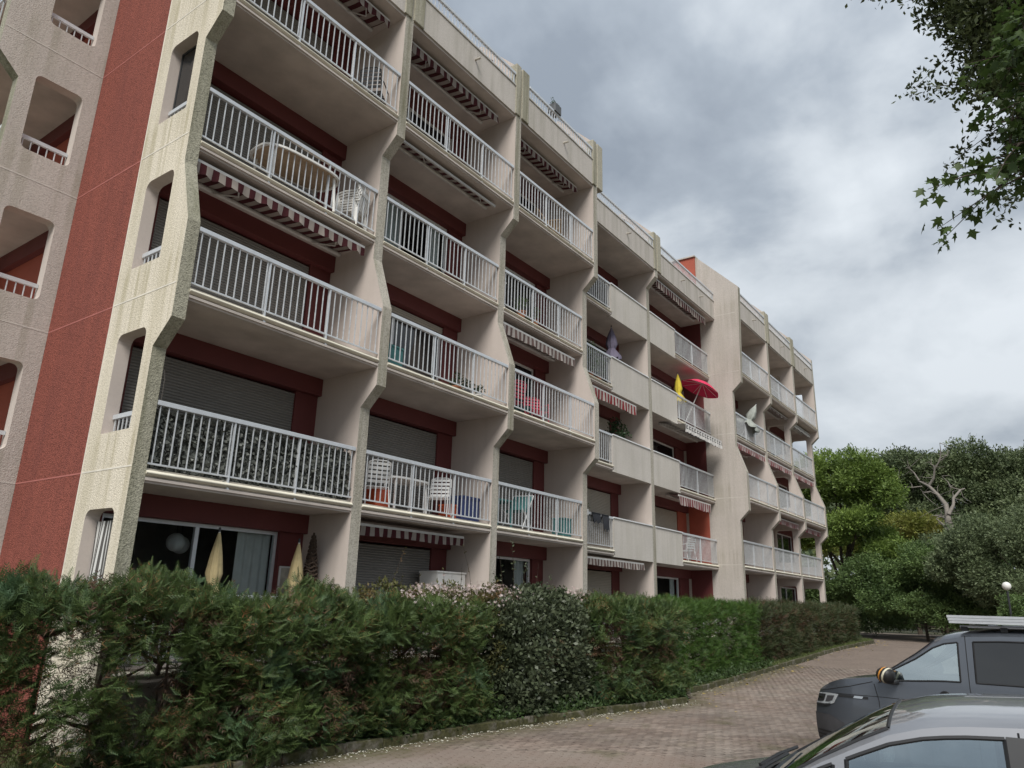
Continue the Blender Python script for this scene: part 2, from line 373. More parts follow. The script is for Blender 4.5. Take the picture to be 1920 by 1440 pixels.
# ------------------------------------------------------------------ gutters, railings
BAR = MB().box((-.0078, -.0078, 0), (.0078, .0078, .855)).mesh('baluster', 'bar_alu')
POST = MB().box((-.013, -.02, -.16), (.013, .035, .9)).box((-.022, -.03, -.17), (.022, .05, -.145)).mesh('post', 'rail_alu')
SHORTBAR = MB().box((-.009, -.009, 0), (.009, .009, .27)).mesh('baluster', 'bar_alu')
rest = MB(); single = 0
def place(me, name, parent, loc):
    o = link(name, me, parent); o.location = loc; return o
def railing(x0, x1, y, z, step=.135, separate=False, posts=2, h=1.0, short=False):
    global single
    ztop = z+h; w = x1-x0
    r = bb(MB().box((x0, y-.03, ztop-.075), (x1, y+.035, ztop)), 'balcony_railing' if not short else 'terrace_railing', 'rail_alu', bevel=.008)
    bz = z+.055
    bb(MB().box((x0, y-.012, bz), (x1, y+.014, bz+.026)), 'bottom_rail', 'bar_alu', r)
    n = max(2, int(round(w/step))); hb = ztop-.075-bz-.026
    for i in range(n):
        x = x0+(i+.5)*w/n
        if separate: place(SHORTBAR if short else BAR, 'baluster', r, (x, y+.001, bz+.02)); single += 1
        else: w_ = .014 if short else .009; rest.box((x-w_, y-.008, bz+.02), (x+w_, y+.01, bz+.026+hb))
    for j in range(posts): place(POST, 'post', r, (x0+w*(j+1)/(posts+1)+.03, y+.002, z+.03)) if not short else None
    return r
for b in range(nbay):
    xa, xb = PIL[b][1]+.012, PIL[b+1][0]-.012
    for k in range(0, 5):
        z = FF(k); y = front(b, k); ra, rb_ = xa, xb
        if b == 3: rb_ = 21.22
        if b == 4: ra = 26.62
        sep = (b in (0, 1) and k > 0) or (b == 2 and k in (1, 2))
        railing(ra, rb_, y+.035, z, .135 if b < 3 else .125, sep, 2 if b not in (3, 4) else (0 if b == 3 else 1))
        # gutter under the rail: rounded cream profile with a lower lip
        n = 7; prof = [(y+.05, z-.028)]+[(y+.02-.045*math.sin(math.pi*i/n), z-.028-.075*i/n) for i in range(n+1)]+[(y+.05, z-.103)]
        ga, gb = ra, rb_
        if b == 3: gb += .04
        if b == 4: ga -= .04; gb += .25
        bb(MB().prism([prof], 'x', ga-.01, gb+.01), 'gutter', 'gutter_cream', smooth=False)
        bb(MB().box((ga-.01, y+.0, z-.175), (gb+.01, y+.029, z-.135)), 'drip_edge', 'soffit_paint')
        if b in (3, 4) and k > 0:
            pa, pb = (21.22, xb+.01) if b == 3 else (xa-.01, 26.62)
            bb(MB().box((pa, y, z-.24), (pb, y+.14, z+.965)), 'balcony_panel', 'panel_roughcast')
            bb(MB().box((pa-.01, y-.03, z+.966), (pb, y+.17, z+1.005)), 'coping', 'white_pvc')
    # roof terrace parapet, coping, low rail, overflow pipes
    dy = RECESS(b); y = B+dy; xs0 = xa-.012+(.31 if b not in (5, ) else .0); xs1 = xb+.012-(.06 if b not in (4, 7) else 0)
    par = bb(MB().box((xs0, y-.01, 14.46), (xs1, y+.15, 15.30)), 'parapet', 'parapet_roughcast')
    bb(MB().box((xs0, y-.03, 15.302), (xs1, y+.18, 15.335)), 'coping', 'slab_edge', par)
    railing(xs0+.02, xs1-.02, y+.0, 15.30, .125, False, 0, .42, True)
    for fr in ((.52,) if b not in (3, 4) else (.2, .62) if b == 3 else (.35, .7)):
        px = xs0+(xs1-xs0)*fr
        bb(MB().tube([(px, y-.18, 14.93), (px, y+.02, 14.95)], .028, 8), 'overflow_pipe', 'slab_edge', par)
bb(rest, 'balusters', 'bar_alu', fix=False)['kind'] = 'stuff'
# set-back penthouse behind the terraces
for (x0, x1, yy) in ((5.5, 17.6, 12.42), (17.85, 30.1, 13.42), (33.25, 42.74, 12.42)):
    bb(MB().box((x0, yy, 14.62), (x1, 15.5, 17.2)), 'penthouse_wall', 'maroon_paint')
    n = int((x1-x0)/4)
    for i in range(n):
        a = x0+.6+i*(x1-x0)/n; bb(MB().box((a, yy-.03, 14.75), (a+2.4, yy-.002, 16.8)), 'penthouse_window', 'window_glass')
# ------------------------------------------------------------------ wing at the left
WY = 14.07
wp = [(3.85, -.4), (3.85, 5.58), (3.46, 5.97), (3.46, 7.56), (3.85, 8.68), (3.85, 11.04), (3.46, 11.41), (3.46, 17.2), (5.214, 17.2), (5.214, -.4)]
wh = [rrect(4.12, FF(k)+.53, 4.955, FF(k)+2.07, .11) for k in range(6)]
def wfn(p, q): return 1 if p in wp and q in wp and max(p[0], q[0]) < 4 else (2 if p not in wp else 0)
bb(MB().prism([wp]+wh, 'y', WY, WY+.24, 0, sidefn=wfn), 'wing_wall', ['grey_roughcast', 'corner_edge_roughcast', 'beige_paint'])
bb(MB().prism([[(x, z) if x < 5 else (5.7, z) for x, z in wp]], 'y', 18.0, 18.24, 0, sidefn=wfn), 'partition_wall', ['beige_paint', 'pilaster_roughcast', 'beige_paint'])
bb(MB().box((5.46, WY+.241, -.4), (5.7, 17.99, 17.2)), 'red_wall', 'orange_paint')
for k in range(6):
    bb(MB().box((3.55 if k in (2, 4, 5) else 3.95, WY+.241, FF(k)-.21), (5.459, 17.999, FF(k))), 'balcony_slab', 'soffit_paint')
    bb(MB().box((5.33, WY+.242, FF(k)+2.14), (5.458, 17.98, FF(k)+2.488)), 'lintel', 'maroon_paint')
    small_rail((4.125, WY+.16, 0), (4.95, WY+.16, 0), FF(k)+.54, FF(k)+.87, 6, 0)
    if k: bb(MB().box((3.47 if k not in (1, 3) else 3.86, WY-.004, FF(k)-.012), (5.21, WY+.01, FF(k)+.012)), 'floor_joint', 'panel_roughcast')
    if k < 5:
        xr = 3.5 if k in (2, 4) else 3.89
        r = bb(MB().box((xr, WY+.25, FF(k)+.93), (xr+.06, 17.98, FF(k)+1.0)), 'balcony_railing', 'rail_alu')
        for j in range(12): bb(MB().box((xr+.02, WY+.4+j*.29, FF(k)+.05), (xr+.04, WY+.42+j*.29, FF(k)+.93)), 'baluster', 'bar_alu', r)
        bb(MB().box((xr-.02, WY+.25, FF(k)-.1), (xr+.05, 17.98, FF(k)-.03)), 'gutter', 'gutter_cream')
bb(MB().box((5.46, 18.0, -.4), (14, 22, 17.2)), 'wing_block', 'red_roughcast')
# ================================================================== GROUND
def H(x, y=0):                               # gentle rise of the drive towards the far end
    t = min(max((x-17)/28, 0), 1.3); return .62*t*t*(3-2*min(t, 1)) if t < 1 else .62+.02*(t-1)*28*.4
def sheet(name, xs, ys, dz, mat, kind='structure', fn=None):
    vs = [(x, y, H(x, y)+dz) for x in xs for y in ys]; n = len(ys)
    fs = [(i*n+j, (i+1)*n+j, (i+1)*n+j+1, i*n+j+1) for i in range(len(xs)-1) for j in range(n-1) if fn is None or fn((xs[i]+xs[i+1])/2, (ys[j]+ys[j+1])/2)]
    o = MB().add(vs, fs).build(name, mat, smooth=True); return tag(o, kind=kind)
t = NT('soil'); f = t.noise(1.3, 6); f2 = t.noise(14, 4)
t.color(t.mix(t.ramp(f, [(.42, 0.), (.62, 1.)]), t.ramp(f2, [(.3, (.045, .035, .022)), (.7, (.10, .08, .05))]), t.ramp(f2, [(.3, (.05, .07, .02)), (.7, (.11, .13, .045))]))).set('Roughness', .95).bump(f2, .03, .8)
t = NT('paver'); isl = t.n('ShaderNodeNewGeometry').outputs['Random Per Island']; att = t.n('ShaderNodeAttribute', attribute_name='moss').outputs['Fac']
f = t.noise(.7, 5); fn_ = t.noise(60, 3)
c = t.mix(t.ramp(f, [(.35, 0.), (.7, 1.)]), t.ramp(isl, [(0., (.160, .118, .095)), (.5, (.205, .155, .126)), (1., (.255, .196, .160))]), t.ramp(isl, [(0., (.18, .148, .122)), (1., (.275, .232, .195))]))
c = t.mix(.5, c, t.ramp(fn_, [(.3, .7), (.7, 1.15)]), 'MULTIPLY')
c = t.mix(.6, c, t.ramp(t.noise(.35, 6, dist=.6), [(.32, .60), (.55, 1.0)]), 'MULTIPLY')
c = t.mix(t.ramp(t.noise(1.1, 6), [(.56, 0.), (.72, .55)]), c, (.085, .080, .035))
c = t.mix(t.math('MULTIPLY', att, t.ramp(t.noise(7, 4), [(.3, .4), (.6, 1.)])), c, (.075, .072, .022))
t.color(c).set('Roughness', .9).bump(fn_, .004, .8)
t = NT('paving_far'); br = t.n('ShaderNodeTexBrick'); br.inputs['Scale'].default_value = 4.4; br.inputs['Color1'].default_value = (.19, .145, .118, 1); br.inputs['Color2'].default_value = (.23, .18, .148, 1); br.inputs['Mortar'].default_value = (.05, .043, .028, 1); br.inputs['Mortar Size'].default_value = .02
t.l(t.pos, br.inputs['Vector']); t.color(t.mix(.4, br.outputs[0], t.ramp(t.noise(.8, 5), [(.3, .65), (.7, 1.2)]), 'MULTIPLY')).set('Roughness', .92)
K1 = [(5.6, 8.78), (7.0, 8.66), (9.6, 8.48), (12.9, 8.13), (15.0, 7.8), (17.35, 7.40)]
K2 = [(18.9, 8.12), (22, 8.2), (26.6, 8.28), (35.4, 8.42), (43.7, 8.32), (45.2, 8.6), (46.2, 9.3)]
def ky(x):
    P_ = K1+K2
    if x <= P_[0][0]: return P_[0][1]+(P_[0][0]-x)*.1
    for a, b in zip(P_, P_[1:]):
        if x <= b[0]: return a[1]+(b[1]-a[1])*(x-a[0])/(b[0]-a[0])
    return 14
far = [-1500, -400, -120, -40, -10]+list(np.arange(0, 62, 2))+[70, 90, 140, 300, 700, 2500]
sheet('ground', [float(v) for v in far], [-2000., -500., -100., -30.]+[float(v) for v in np.arange(-20, 22, 2)]+[40., 120., 500., 2000.], -.07, 'soil')
sheet('driveway', [float(v) for v in np.arange(-14, 64, .5)], [float(v) for v in np.arange(-9, 15.1, .25)], -.022, 'paving_far', fn=lambda x, y: y < (ky(x) if x < 46.3 else 14))
DRIVE = bpy.data.objects['driveway']
# interlocking concrete pavers
LX, LY = .202, .101
def paver_loop(j=.0045):
    z = .012
    p = [(-LX/2, -LY/2), (-LX/4, -LY/2-z), (0, -LY/2), (LX/4, -LY/2+z), (LX/2, -LY/2), (LX/2+z*.6, 0), (LX/2, LY/2), (LX/4, LY/2+z), (0, LY/2), (-LX/4, LY/2-z), (-LX/2, LY/2), (-LX/2+z*.6, 0)]
    return [(x*(1-2*j/LX), y*(1-2*j/LY)) for x, y in p]
lp = paver_loop(); lpi = [(x*.95, y*.91) for x, y in lp]; npv = len(lp)
pv = np.array([(x, y, -.022) for x, y in lp]+[(x, y, -.0035) for x, y in lp]+[(x, y, 0) for x, y in lpi]); 
pf_full = [(i, (i+1) % npv, npv+(i+1) % npv, npv+i) for i in range(npv)]+[(npv+i, npv+(i+1) % npv, 2*npv+(i+1) % npv, 2*npv+i) for i in range(npv)]+[tuple(range(2*npv, 3*npv))]
pf = pf_full
spots = []
ang = R(-24); ca, sa = math.cos(ang), math.sin(ang)
Minv = np.array([[r2.x, r2.y, r2.z], [-u2.x, -u2.y, -u2.z], [fw.x, fw.y, fw.z]])
for i in range(-215, 260):
    for j in range(-215, 260):
        u = (i+(j % 2)*.5)*LX; v = j*LY; x = 14+u*ca-v*sa; y = 4.5+u*sa+v*ca
        if x < 4 or x > 29 or y < -1.5 or y > ky(x)-.03: continue
        q = Minv @ np.array([x, y, H(x)-EYE]); 
        if q[2] < .5: continue
        px, py = 960+FPX*q[0]/q[2], 720+FPX*q[1]/q[2]
        if px < -120 or px > 1720 or py > 1600: continue
        vis = 0 < px < 1920 and py < 1440 and not (px > 1330 and py > 1390) and px < 1520
        spots.append((q[2] if vis else 999+q[2], x, y))
spots.sort()
def mossat(x, y): return max(0., min(1., 1-(ky(x)-y-.12)/.75))
def set_moss(me, vals, dom='FACE'):
    a = me.attributes.new('moss', 'FLOAT', dom); a.data.foreach_set('value', vals)
base_me = []
for q in range(6):
    me = bpy.data.meshes.new('paver'); me.from_pydata([tuple(v) for v in pv], [], pf); me.materials.append(M['paver']); set_moss(me, [min(1, q/4.)]*len(pf)); base_me.append(me)
for d, x, y in spots[:300]:
    o = link('paver', base_me[min(5, int(round(mossat(x, y)*4)))], DRIVE); o.location = (x, y, H(x)+random.uniform(-.003, .002)); o.rotation_euler = (random.uniform(-.012, .012), random.uniform(-.012, .012), ang)
rs = spots[300:]; n = len(rs); XY = np.array([(x, y) for _, x, y in rs]); hz = np.array([H(x) for _, x, y in rs])+rng.uniform(-.003, .002, n)
V = np.empty((n, len(pv), 3)); V[:, :, 0] = XY[:, 0, None]+pv[None, :, 0]*ca-pv[None, :, 1]*sa; V[:, :, 1] = XY[:, 1, None]+pv[None, :, 0]*sa+pv[None, :, 1]*ca; V[:, :, 2] = hz[:, None]+pv[None, :, 2]+pv[None, :, 0]*rng.uniform(-.012, .012, n)[:, None]
def bulk(name, V, faces, mat, parent=None, smooth=False, kind=None):
    """V: (n, k, 3) copies of a template with the same faces"""
    n, k, _ = V.shape; me = bpy.data.meshes.new(name); tot = np.concatenate([np.array(f) for f in faces]); lens = np.array([len(f) for f in faces])
    me.vertices.add(n*k); me.vertices.foreach_set('co', V.reshape(-1).astype(np.float32))
    loops = (tot[None, :]+(np.arange(n)*k)[:, None]).reshape(-1); L_ = np.tile(lens, n); st = np.concatenate([[0], np.cumsum(L_)[:-1]])
    me.loops.add(len(loops)); me.loops.foreach_set('vertex_index', loops.astype(np.int32)); me.polygons.add(len(L_)); me.polygons.foreach_set('loop_start', st.astype(np.int32)); me.polygons.foreach_set('loop_total', L_.astype(np.int32))
    me.materials.append(M[mat]); me.update(calc_edges=True)
    if smooth: me.polygons.foreach_set('use_smooth', [True]*len(L_))
    o = link(name, me, parent)
    if kind: o['kind'] = kind
    return o
pt_ = [tuple(i-npv for i in f_) for f_ in pf[npv:]]
o = bulk('pavers', V[:, npv:, :], pt_, 'paver', DRIVE, kind='stuff'); set_moss(o.data, np.repeat([mossat(x, y)*random.uniform(.6, 1) for _, x, y in rs], len(pt_)))
# kerb of single stones, planted bed behind it
t = NT('kerb_stone'); f = t.noise(4, 5); fz = t.noise(22, 4)
c = t.mix(t.ramp(f, [(.33, 0.), (.50, 1.)]), t.ramp(fz, [(.3, (.085, .075, .055)), (.7, (.20, .185, .155))]), t.ramp(fz, [(.3, (.035, .034, .010)), (.7, (.075, .072, .025))]))
t.color(c).set('Roughness', .95).bump(fz, .012, .8)
KERB = tag(empty('kerb'), kind='structure')
for KP in (K1, K2):
    for a, b in zip(KP, KP[1:]):
        d = Vector(b)-Vector(a); n = max(1, int(round(d.length/.9)))
        for i in range(n):
            c0 = Vector(a)+d*((i+.5)/n); l = d.length/n-.012; hh = H(c0.x)
            MB().cbox((0, 0, 0), (l, .11, .34)).build('kerb_stone', 'kerb_stone', KERB, bevel=.012)
            o = KERB.children[-1] if False else COL.objects[-1]; o.location = (c0.x, c0.y+.055, hh+.12-.17+random.uniform(-.012, .008)); o.rotation_euler = (random.uniform(-.02, .02), -math.atan((H(b[0])-H(a[0]))/d.length)+random.uniform(-.006, .006), math.atan2(d.y, d.x)+random.uniform(-.006, .006))
bed = [float(v) for v in np.arange(-6, 47, .5)]; vs = []; fs = []
for x in bed:
    for j in range(9):
        y0 = ky(x)+.10 if x < 46 else 9.4; vs.append((x, y0+(14.0-y0)*j/8, H(x)+.05+.05*math.sin(j)+rng.uniform(-.015, .015)))
for i in range(len(bed)-1):
    for j in range(8): fs.append((i*9+j, i*9+9+j, i*9+10+j, i*9+j+1))
tag(MB().add(vs, fs).build('planting_bed', 'soil', smooth=True), kind='structure')

# ================================================================== VEGETATION
def leafmat(name, dark, light, tint=None, rough=.55, trans=.25, patch=2.2, tamt=.0, dead=None, damt=0.):
    t = NT(name); isl = t.n('ShaderNodeNewGeometry').outputs['Random Per Island']; f = t.noise(patch, 3)
    mixf = t.math('ADD', t.math('MULTIPLY', isl, .55), t.math('MULTIPLY', t.ramp(f, [(.3, 0.), (.7, 1.)]), .45))
    c = t.ramp(mixf, [(.05, dark), (.95, light)])
    if tint: c = t.mix(t.ramp(t.noise(patch*.7, 3, t.scaled(1, 1, 1, (9, 4, 2))), [(.55, 0.), (.68, tamt)]), c, tint)
    if dead:
        i2 = t.math('FRACT', t.math('MULTIPLY', isl, 17.3)); g = t.math('MULTIPLY', t.ramp(t.noise(2.6, 3, t.scaled(1, 1, 1, (2, 7, 5))), [(.50, .0), (.66, 1.)]), t.math('GREATER_THAN', i2, 1-damt))
        c = t.mix(g, c, dead)
    t.color(c).set('Roughness', rough).set('Specular IOR Level', .35)
    if trans:
        tr = t.n('ShaderNodeBsdfTranslucent'); t.l(c, tr.inputs[0]); ad = t.n('ShaderNodeMixShader'); ad.inputs[0].default_value = trans
        t.l(t.b.outputs[0], ad.inputs[1]); t.l(tr.outputs[0], ad.inputs[2]); t.l(ad.outputs[0], t.out.inputs[0])
leafmat('cypress', (0.024, 0.046, 0.015), (0.125, 0.185, 0.055), (0.075, 0.143, 0.075), dead=(0.300, 0.150, 0.068), damt=.16, tamt=.8)
leafmat('cypress_bright', (0.033, 0.070, 0.015), (0.100, 0.188, 0.037), dead=(0.200, 0.125, 0.050), damt=.05)
leafmat('cypress_old', (0.029, 0.043, 0.017), (0.078, 0.102, 0.041), dead=(0.156, 0.096, 0.060), damt=.55)
leafmat('dead_spray', (.045, .026, .016), (.13, .07, .038), trans=.1)
leafmat('elaeagnus', (0.028, 0.040, 0.018), (0.120, 0.144, 0.084), trans=.15, rough=.45)
leafmat('abelia', (0.048, 0.060, 0.019), (0.156, 0.150, 0.054), (0.204, 0.108, 0.060), tamt=.7)
leafmat('abelia_flower', (.55, .38, .36), (.80, .72, .70), trans=.3)
leafmat('ivy', (.020, .040, .012), (.06, .10, .03), trans=.1)
leafmat('grass_blade', (.060, .085, .022), (.16, .20, .065), trans=.3)
leafmat('maple_leaf', (0.033, 0.061, 0.015), (0.083, 0.133, 0.033), trans=.35)
leafmat('oak_leaf', (0.031, 0.047, 0.016), (0.082, 0.100, 0.038), trans=.25)
leafmat('mid_leaf', (0.078, 0.133, 0.032), (0.235, 0.323, 0.071), (0.334, 0.373, 0.059), tamt=.7, patch=.35, trans=.3)
leafmat('evergreen_leaf', (0.052, 0.079, 0.035), (0.158, 0.194, 0.090), patch=.4, trans=.15)
leafmat('yellow_leaf', (.13, .155, .03), (.27, .29, .065), (.30, .20, .07), patch=.5, tamt=.3, trans=.35)
leafmat('shrub_leaf', (0.050, 0.094, 0.029), (0.153, 0.224, 0.072), patch=.5, trans=.2)
leafmat('grey_shrub_leaf', (0.065, 0.095, 0.043), (0.194, 0.238, 0.122), patch=.5, trans=.2)
plain('bark', (.075, .058, .042), .95, var=.4, sc=14, bump=.01); plain('dead_wood', (.185, .165, .143), .9, var=.2, sc=8, bump=.01); plain('twig', (.06, .04, .028), .95, var=.3, sc=20)

def orient(P_, D, Nn, Sz, tv):
    D = D/np.linalg.norm(D, axis=1, keepdims=True); B_ = np.cross(Nn, D); B_ /= np.linalg.norm(B_, axis=1, keepdims=True)+1e-9; U = np.cross(D, B_)
    return P_[:, None, :]+Sz[:, None, None]*(tv[None, :, 0, None]*D[:, None, :]+tv[None, :, 1, None]*B_[:, None, :]+tv[None, :, 2, None]*U[:, None, :])
def frond_template(n=6):
    vs = []; fs = []
    for i in range(n):
        x = .08+.80*i/n; l = .46*(1-.72*i/n)
        for s in (-1, 1):
            b = len(vs); vs += [(x, s*.012, .0), (x+.07, s*.01, .01), (x+l*.72, s*l*.70, -.05*l)]; fs.append((b, b+1, b+2) if s > 0 else (b, b+2, b+1))
    b = len(vs); vs += [(0, -.012, 0), (0, .012, 0), (1, 0, -.05)]; fs.append((b, b+2, b+1)); return np.array(vs), fs
FR_V, FR_F = frond_template(); FS_V, FS_F = frond_template(3); FM_V, FM_F = frond_template(4)
def feather_template(n=5):
    vs = []; fs = []
    for i in range(n):
        x = .06+.78*i/n; l = .52*(1-.70*i/n)
        for s in (-1, 1):
            b = len(vs); e = (x+l*.70, s*l*.66, -.10*l); m_ = (x+l*.36, s*l*.34, 0)
            vs += [(x-.01, s*.01, 0), (x+.07, s*.012, .01), e, (m_[0]-.03, m_[1], 0), (m_[0]+.045, m_[1]-s*.02, .01), (m_[0]+l*.46, m_[1]+s*l*.06, -.03)]; fs += [(b, b+1, b+2), (b+3, b+4, b+5)]
    b = len(vs); vs += [(0, -.016, 0), (0, .016, 0), (1, 0, -.08)]; fs.append((b, b+2, b+1)); return np.array(vs), fs
FE_V, FE_F = feather_template()
def clump_template(n, l=.5, w=.22, seed=1, spread=1.0):
    r = np.random.default_rng(seed); vs = []; fs = []
    for i in range(n):
        a = r.uniform(0, 6.28); e = r.uniform(-.3, .9)*spread; d = np.array([math.cos(e)*math.cos(a)*.7+.35, math.cos(e)*math.sin(a), math.sin(e)]); d /= np.linalg.norm(d)
        o_ = d*r.uniform(.05, .5)+r.normal(0, .12, 3); s_ = np.cross(d, r.normal(0, 1, 3)); s_ /= np.linalg.norm(s_); u_ = np.cross(d, s_); b = len(vs)
        vs += [o_, o_+d*l*.5+s_*w*l-u_*.02, o_+d*l, o_+d*l*.5-s_*w*l-u_*.02]; fs += [(b, b+1, b+2, b+3)]
    return np.array(vs), fs
def tri_clump(n, l, w, seed):
    v, f = clump_template(n, l, w, seed); return v, [t_ for q in f for t_ in ((q[0], q[1], q[3]),)] if False else [(q[0], q[1]+0, q[2]) for q in f]
CL_V, CL_F = clump_template(7, .48, .30); CL2_V, CL2_F = clump_template(9, .40, .26, 4)
def boxshell(n, lo, hi, faces, r, lump=.10, lsc=1.6, seed=0):
    """random points on the chosen faces of a box with softened edges; returns points and outward normals"""
    g = np.random.default_rng(seed); lo, hi = np.array(lo, float), np.array(hi, float); d = hi-lo
    ar = {'f': d[0]*d[2], 'b': d[0]*d[2], 't': d[0]*d[1], 'l': d[1]*d[2], 'r': d[1]*d[2]}; w = np.array([ar[c] for c in faces]); ch = g.choice(len(faces), n, p=w/w.sum())
    P_ = lo+g.random((n, 3))*d; Nn = np.zeros((n, 3))
    for i, c in enumerate(faces):
        k = ch == i; ax, v, s = {'f': (1, lo[1], -1), 'b': (1, hi[1], 1), 't': (2, hi[2], 1), 'l': (0, lo[0], -1), 'r': (0, hi[0], 1)}[c]
        P_[k, ax] = v; Nn[k, ax] = s
    c = (lo+hi)/2; q = (P_-c)/(d/2); pull = np.clip((np.abs(q)-.72)/.28, 0, 1)         # round the corners off
    other = np.sort(pull, axis=1)[:, 1]; P_ -= Nn*(other**2*r)[:, None]; Nn += .6*np.sign(q)*pull; Nn /= np.linalg.norm(Nn, axis=1, keepdims=True)
    ph = g.random(6)*6; off = sum(np.sin(P_[:, a]*lsc*(1.3+k*.9)+ph[k])*np.cos(P_[:, (a+2) % 3]*lsc*(.9+.7*k)+ph[k+3]) for k, a in enumerate((0, 2, 1)))/3
    P_ += Nn*(off*lump*2)[:, None]; return P_, Nn, off
def boughs(P_, Nn, per, sig, droop, size, g, upb=.35):
    n = len(P_); D0 = Nn*1.0+g.normal(0, .45, (n, 3)); D0[:, 2] += upb-droop; D0 /= np.linalg.norm(D0, axis=1, keepdims=True)
    D = np.repeat(D0, per, 0)+g.normal(0, .38, (n*per, 3)); along = g.uniform(-1.5, .6, (n*per, 1)); Q = np.repeat(P_, per, 0)+np.repeat(D0, per, 0)*along*sig+g.normal(0, sig*.55, (n*per, 3))*np.array([1, 1, .5])
    Nu = np.tile(np.array([0, 0, 1.]), (n*per, 1))+np.repeat(Nn, per, 0)*.5+g.normal(0, .4, (n*per, 3)); return Q, D, Nu, g.uniform(.7, 1.3, n*per)*size
def thing_plant(name, loc, label, cat, group=None): return empty(name, loc, 0, label, cat, group)
def put(o, root): o.parent = root; o.matrix_parent_inverse = Matrix.Translation(-root.location); return o
def stems(root, pts, rad, mat='twig', name='stem'):
    mb = MB()
    for p in pts: mb.tube(p, [rad*(1-.75*i/(len(p)-1)) for i in range(len(p))], 5, cap=False)
    return put(mb.build(name, mat, fix=False), root)
def hedge_plant(name, lo, hi, faces, mat, label, n, per, size, sig=.13, lump=.12, droop=0., seed=1, dead=.25, cut=None, upb=.35, cat='hedge', r=.25, lsc=1.6, tmpl=None, group=None, gaps=0):
    g = np.random.default_rng(seed); root = thing_plant(name, ((lo[0]+hi[0])/2, (lo[1]+hi[1])/2, lo[2]), label, cat, group)
    TV, TF = tmpl or (FR_V, FR_F)
    P_, Nn, off = boxshell(n, lo, hi, faces, r, lump, lsc, seed)
    if gaps: k = (off > -.22) | (g.random(len(P_)) < 1-gaps); P_, Nn = P_[k], Nn[k]
    if cut is not None: k = cut(P_, g); P_, Nn = P_[k], Nn[k]
    Q, D, Nu, Sz = boughs(P_, Nn, per, sig, droop, size, g, upb)
    put(bulk('foliage', orient(Q, D, Nu, Sz, TV), TF, mat), root)
    if dead:
        ins = np.array([.22, .22, .18]); P2, N2, _ = boxshell(int(n*dead), np.array(lo)+ins*[1, 1, 0], np.array(hi)-ins, faces, r, lump, lsc, seed)
        if cut is not None: k = cut(P2, g); P2, N2 = P2[k], N2[k]
        Q, D, Nu, Sz = boughs(P2, N2, per, sig*1.6, .2, size*1.1, g, 0); put(bulk('dead_twigs', orient(Q, D, Nu, Sz, FS_V), FS_F, 'dead_spray'), root)
    pts = []; L_ = hi[0]-lo[0]
    for i in range(max(2, int(L_/.8))):
        x = lo[0]+.35+(L_-.7)*(i+.5)/max(2, int(L_/.8)); y = (lo[1]+hi[1])/2; b = (x, y, lo[2]-.12)
        pts.append([b, (x+g.normal(0, .05), y, lo[2]+.8), (x+g.normal(0, .1), y, hi[2]-.3)])
        for q in range(9):
            zz = lo[2]+.2+(hi[2]-lo[2]-.5)*g.random(); a = g.uniform(0, 6.28); pts.append([(x, y, zz), (x+.25*math.cos(a), y+.22*math.sin(a), zz+.08), (x+.6*math.cos(a), y+.45*math.sin(a), zz+.22)])
    stems(root, pts, .035); return root
def cutA(P_, g):     # the bald patch low in the left cypress
    c = ((P_[:, 0]-4.28)/.30)**2+((P_[:, 2]-1.30)/.16)**2; c2 = ((P_[:, 0]-4.35)/.30)**2+((P_[:, 2]-.70)/.10)**2; c3 = ((P_[:, 0]-5.3)/.5)**2+((P_[:, 2]-1.15)/.35)**2; c4 = ((P_[:, 0] < 3.7) & (P_[:, 2] < .5)) | ((P_[:, 0] < 4.7) & (P_[:, 2] < .42))
    k = np.minimum(np.minimum(c, c2), c3); return (g.random(len(P_)) < np.clip(k-.35, .03, 1)) & ~(c4 & (g.random(len(P_)) < .93))
FE = (FE_V, FE_F); FM = (FM_V, FM_F)
hedge_plant('cypress_hedge', (3.45, 8.95, .10), (6.25, 9.95, 2.10), 'ftlr', 'cypress', 'ragged cypress hedge with a bare twiggy hole, at the red gable corner', 740, 16, .185, .16, .19, seed=3, gaps=.45, cut=cutA, dead=.35, lsc=2.3, tmpl=FE)
hedge_plant('cypress_hedge', (6.15, 8.74, .08), (8.75, 9.9, 1.90), 'ftlr', 'cypress', 'bulging cypress hedge with long drooping sprays below the closed cream parasols', 700, 16, .20, .18, .25, r=.55, seed=5, gaps=.9, dead=.4, lsc=2.5, tmpl=FE)
hedge_plant('cypress_hedge', (8.7, 8.62, .08), (11.35, 9.8, 1.87), 'ftlr', 'cypress', 'flat topped dark cypress hedge between the bulging cypress and the flowering shrub', 720, 14, .175, .14, .16, seed=8, gaps=.9, dead=.35, tmpl=FE, lsc=2.2)
hedge_plant('cypress_hedge', (14.6, 7.95, .08), (18.4, 9.7, 2.08), 'ftlr', 'cypress', 'deep green cypress hedge jutting out at the break in the kerb', 780, 14, .19, .16, .22, r=.5, seed=11, gaps=.9, dead=.4, tmpl=FE, lsc=2.2)
hedge_plant('clipped_hedge', (18.3, 8.95, .10), (27.4, 10.1, 2.16), 'ftl', 'cypress_bright', 'long fresh green clipped hedge with a level top', 2000, 9, .22, .13, .06, seed=13, dead=.15, r=.15, tmpl=FM)
hedge_plant('clipped_hedge', (27.6, 8.9, .25), (34.0, 10.0, 2.20), 'ftl', 'cypress_old', 'dull brownish thinning hedge with twigs showing, next to the fresh green hedge', 1150, 8, .24, .16, .14, seed=15, dead=.5, tmpl=FM)
hedge_plant('clipped_hedge', (34.0, 8.95, .4), (43.4, 10.0, 2.20), 'ftr', 'cypress_old', 'far dark hedge ending square beside the grass verge', 1300, 7, .26, .15, .09, seed=17, dead=.3, r=.12, tmpl=FM)
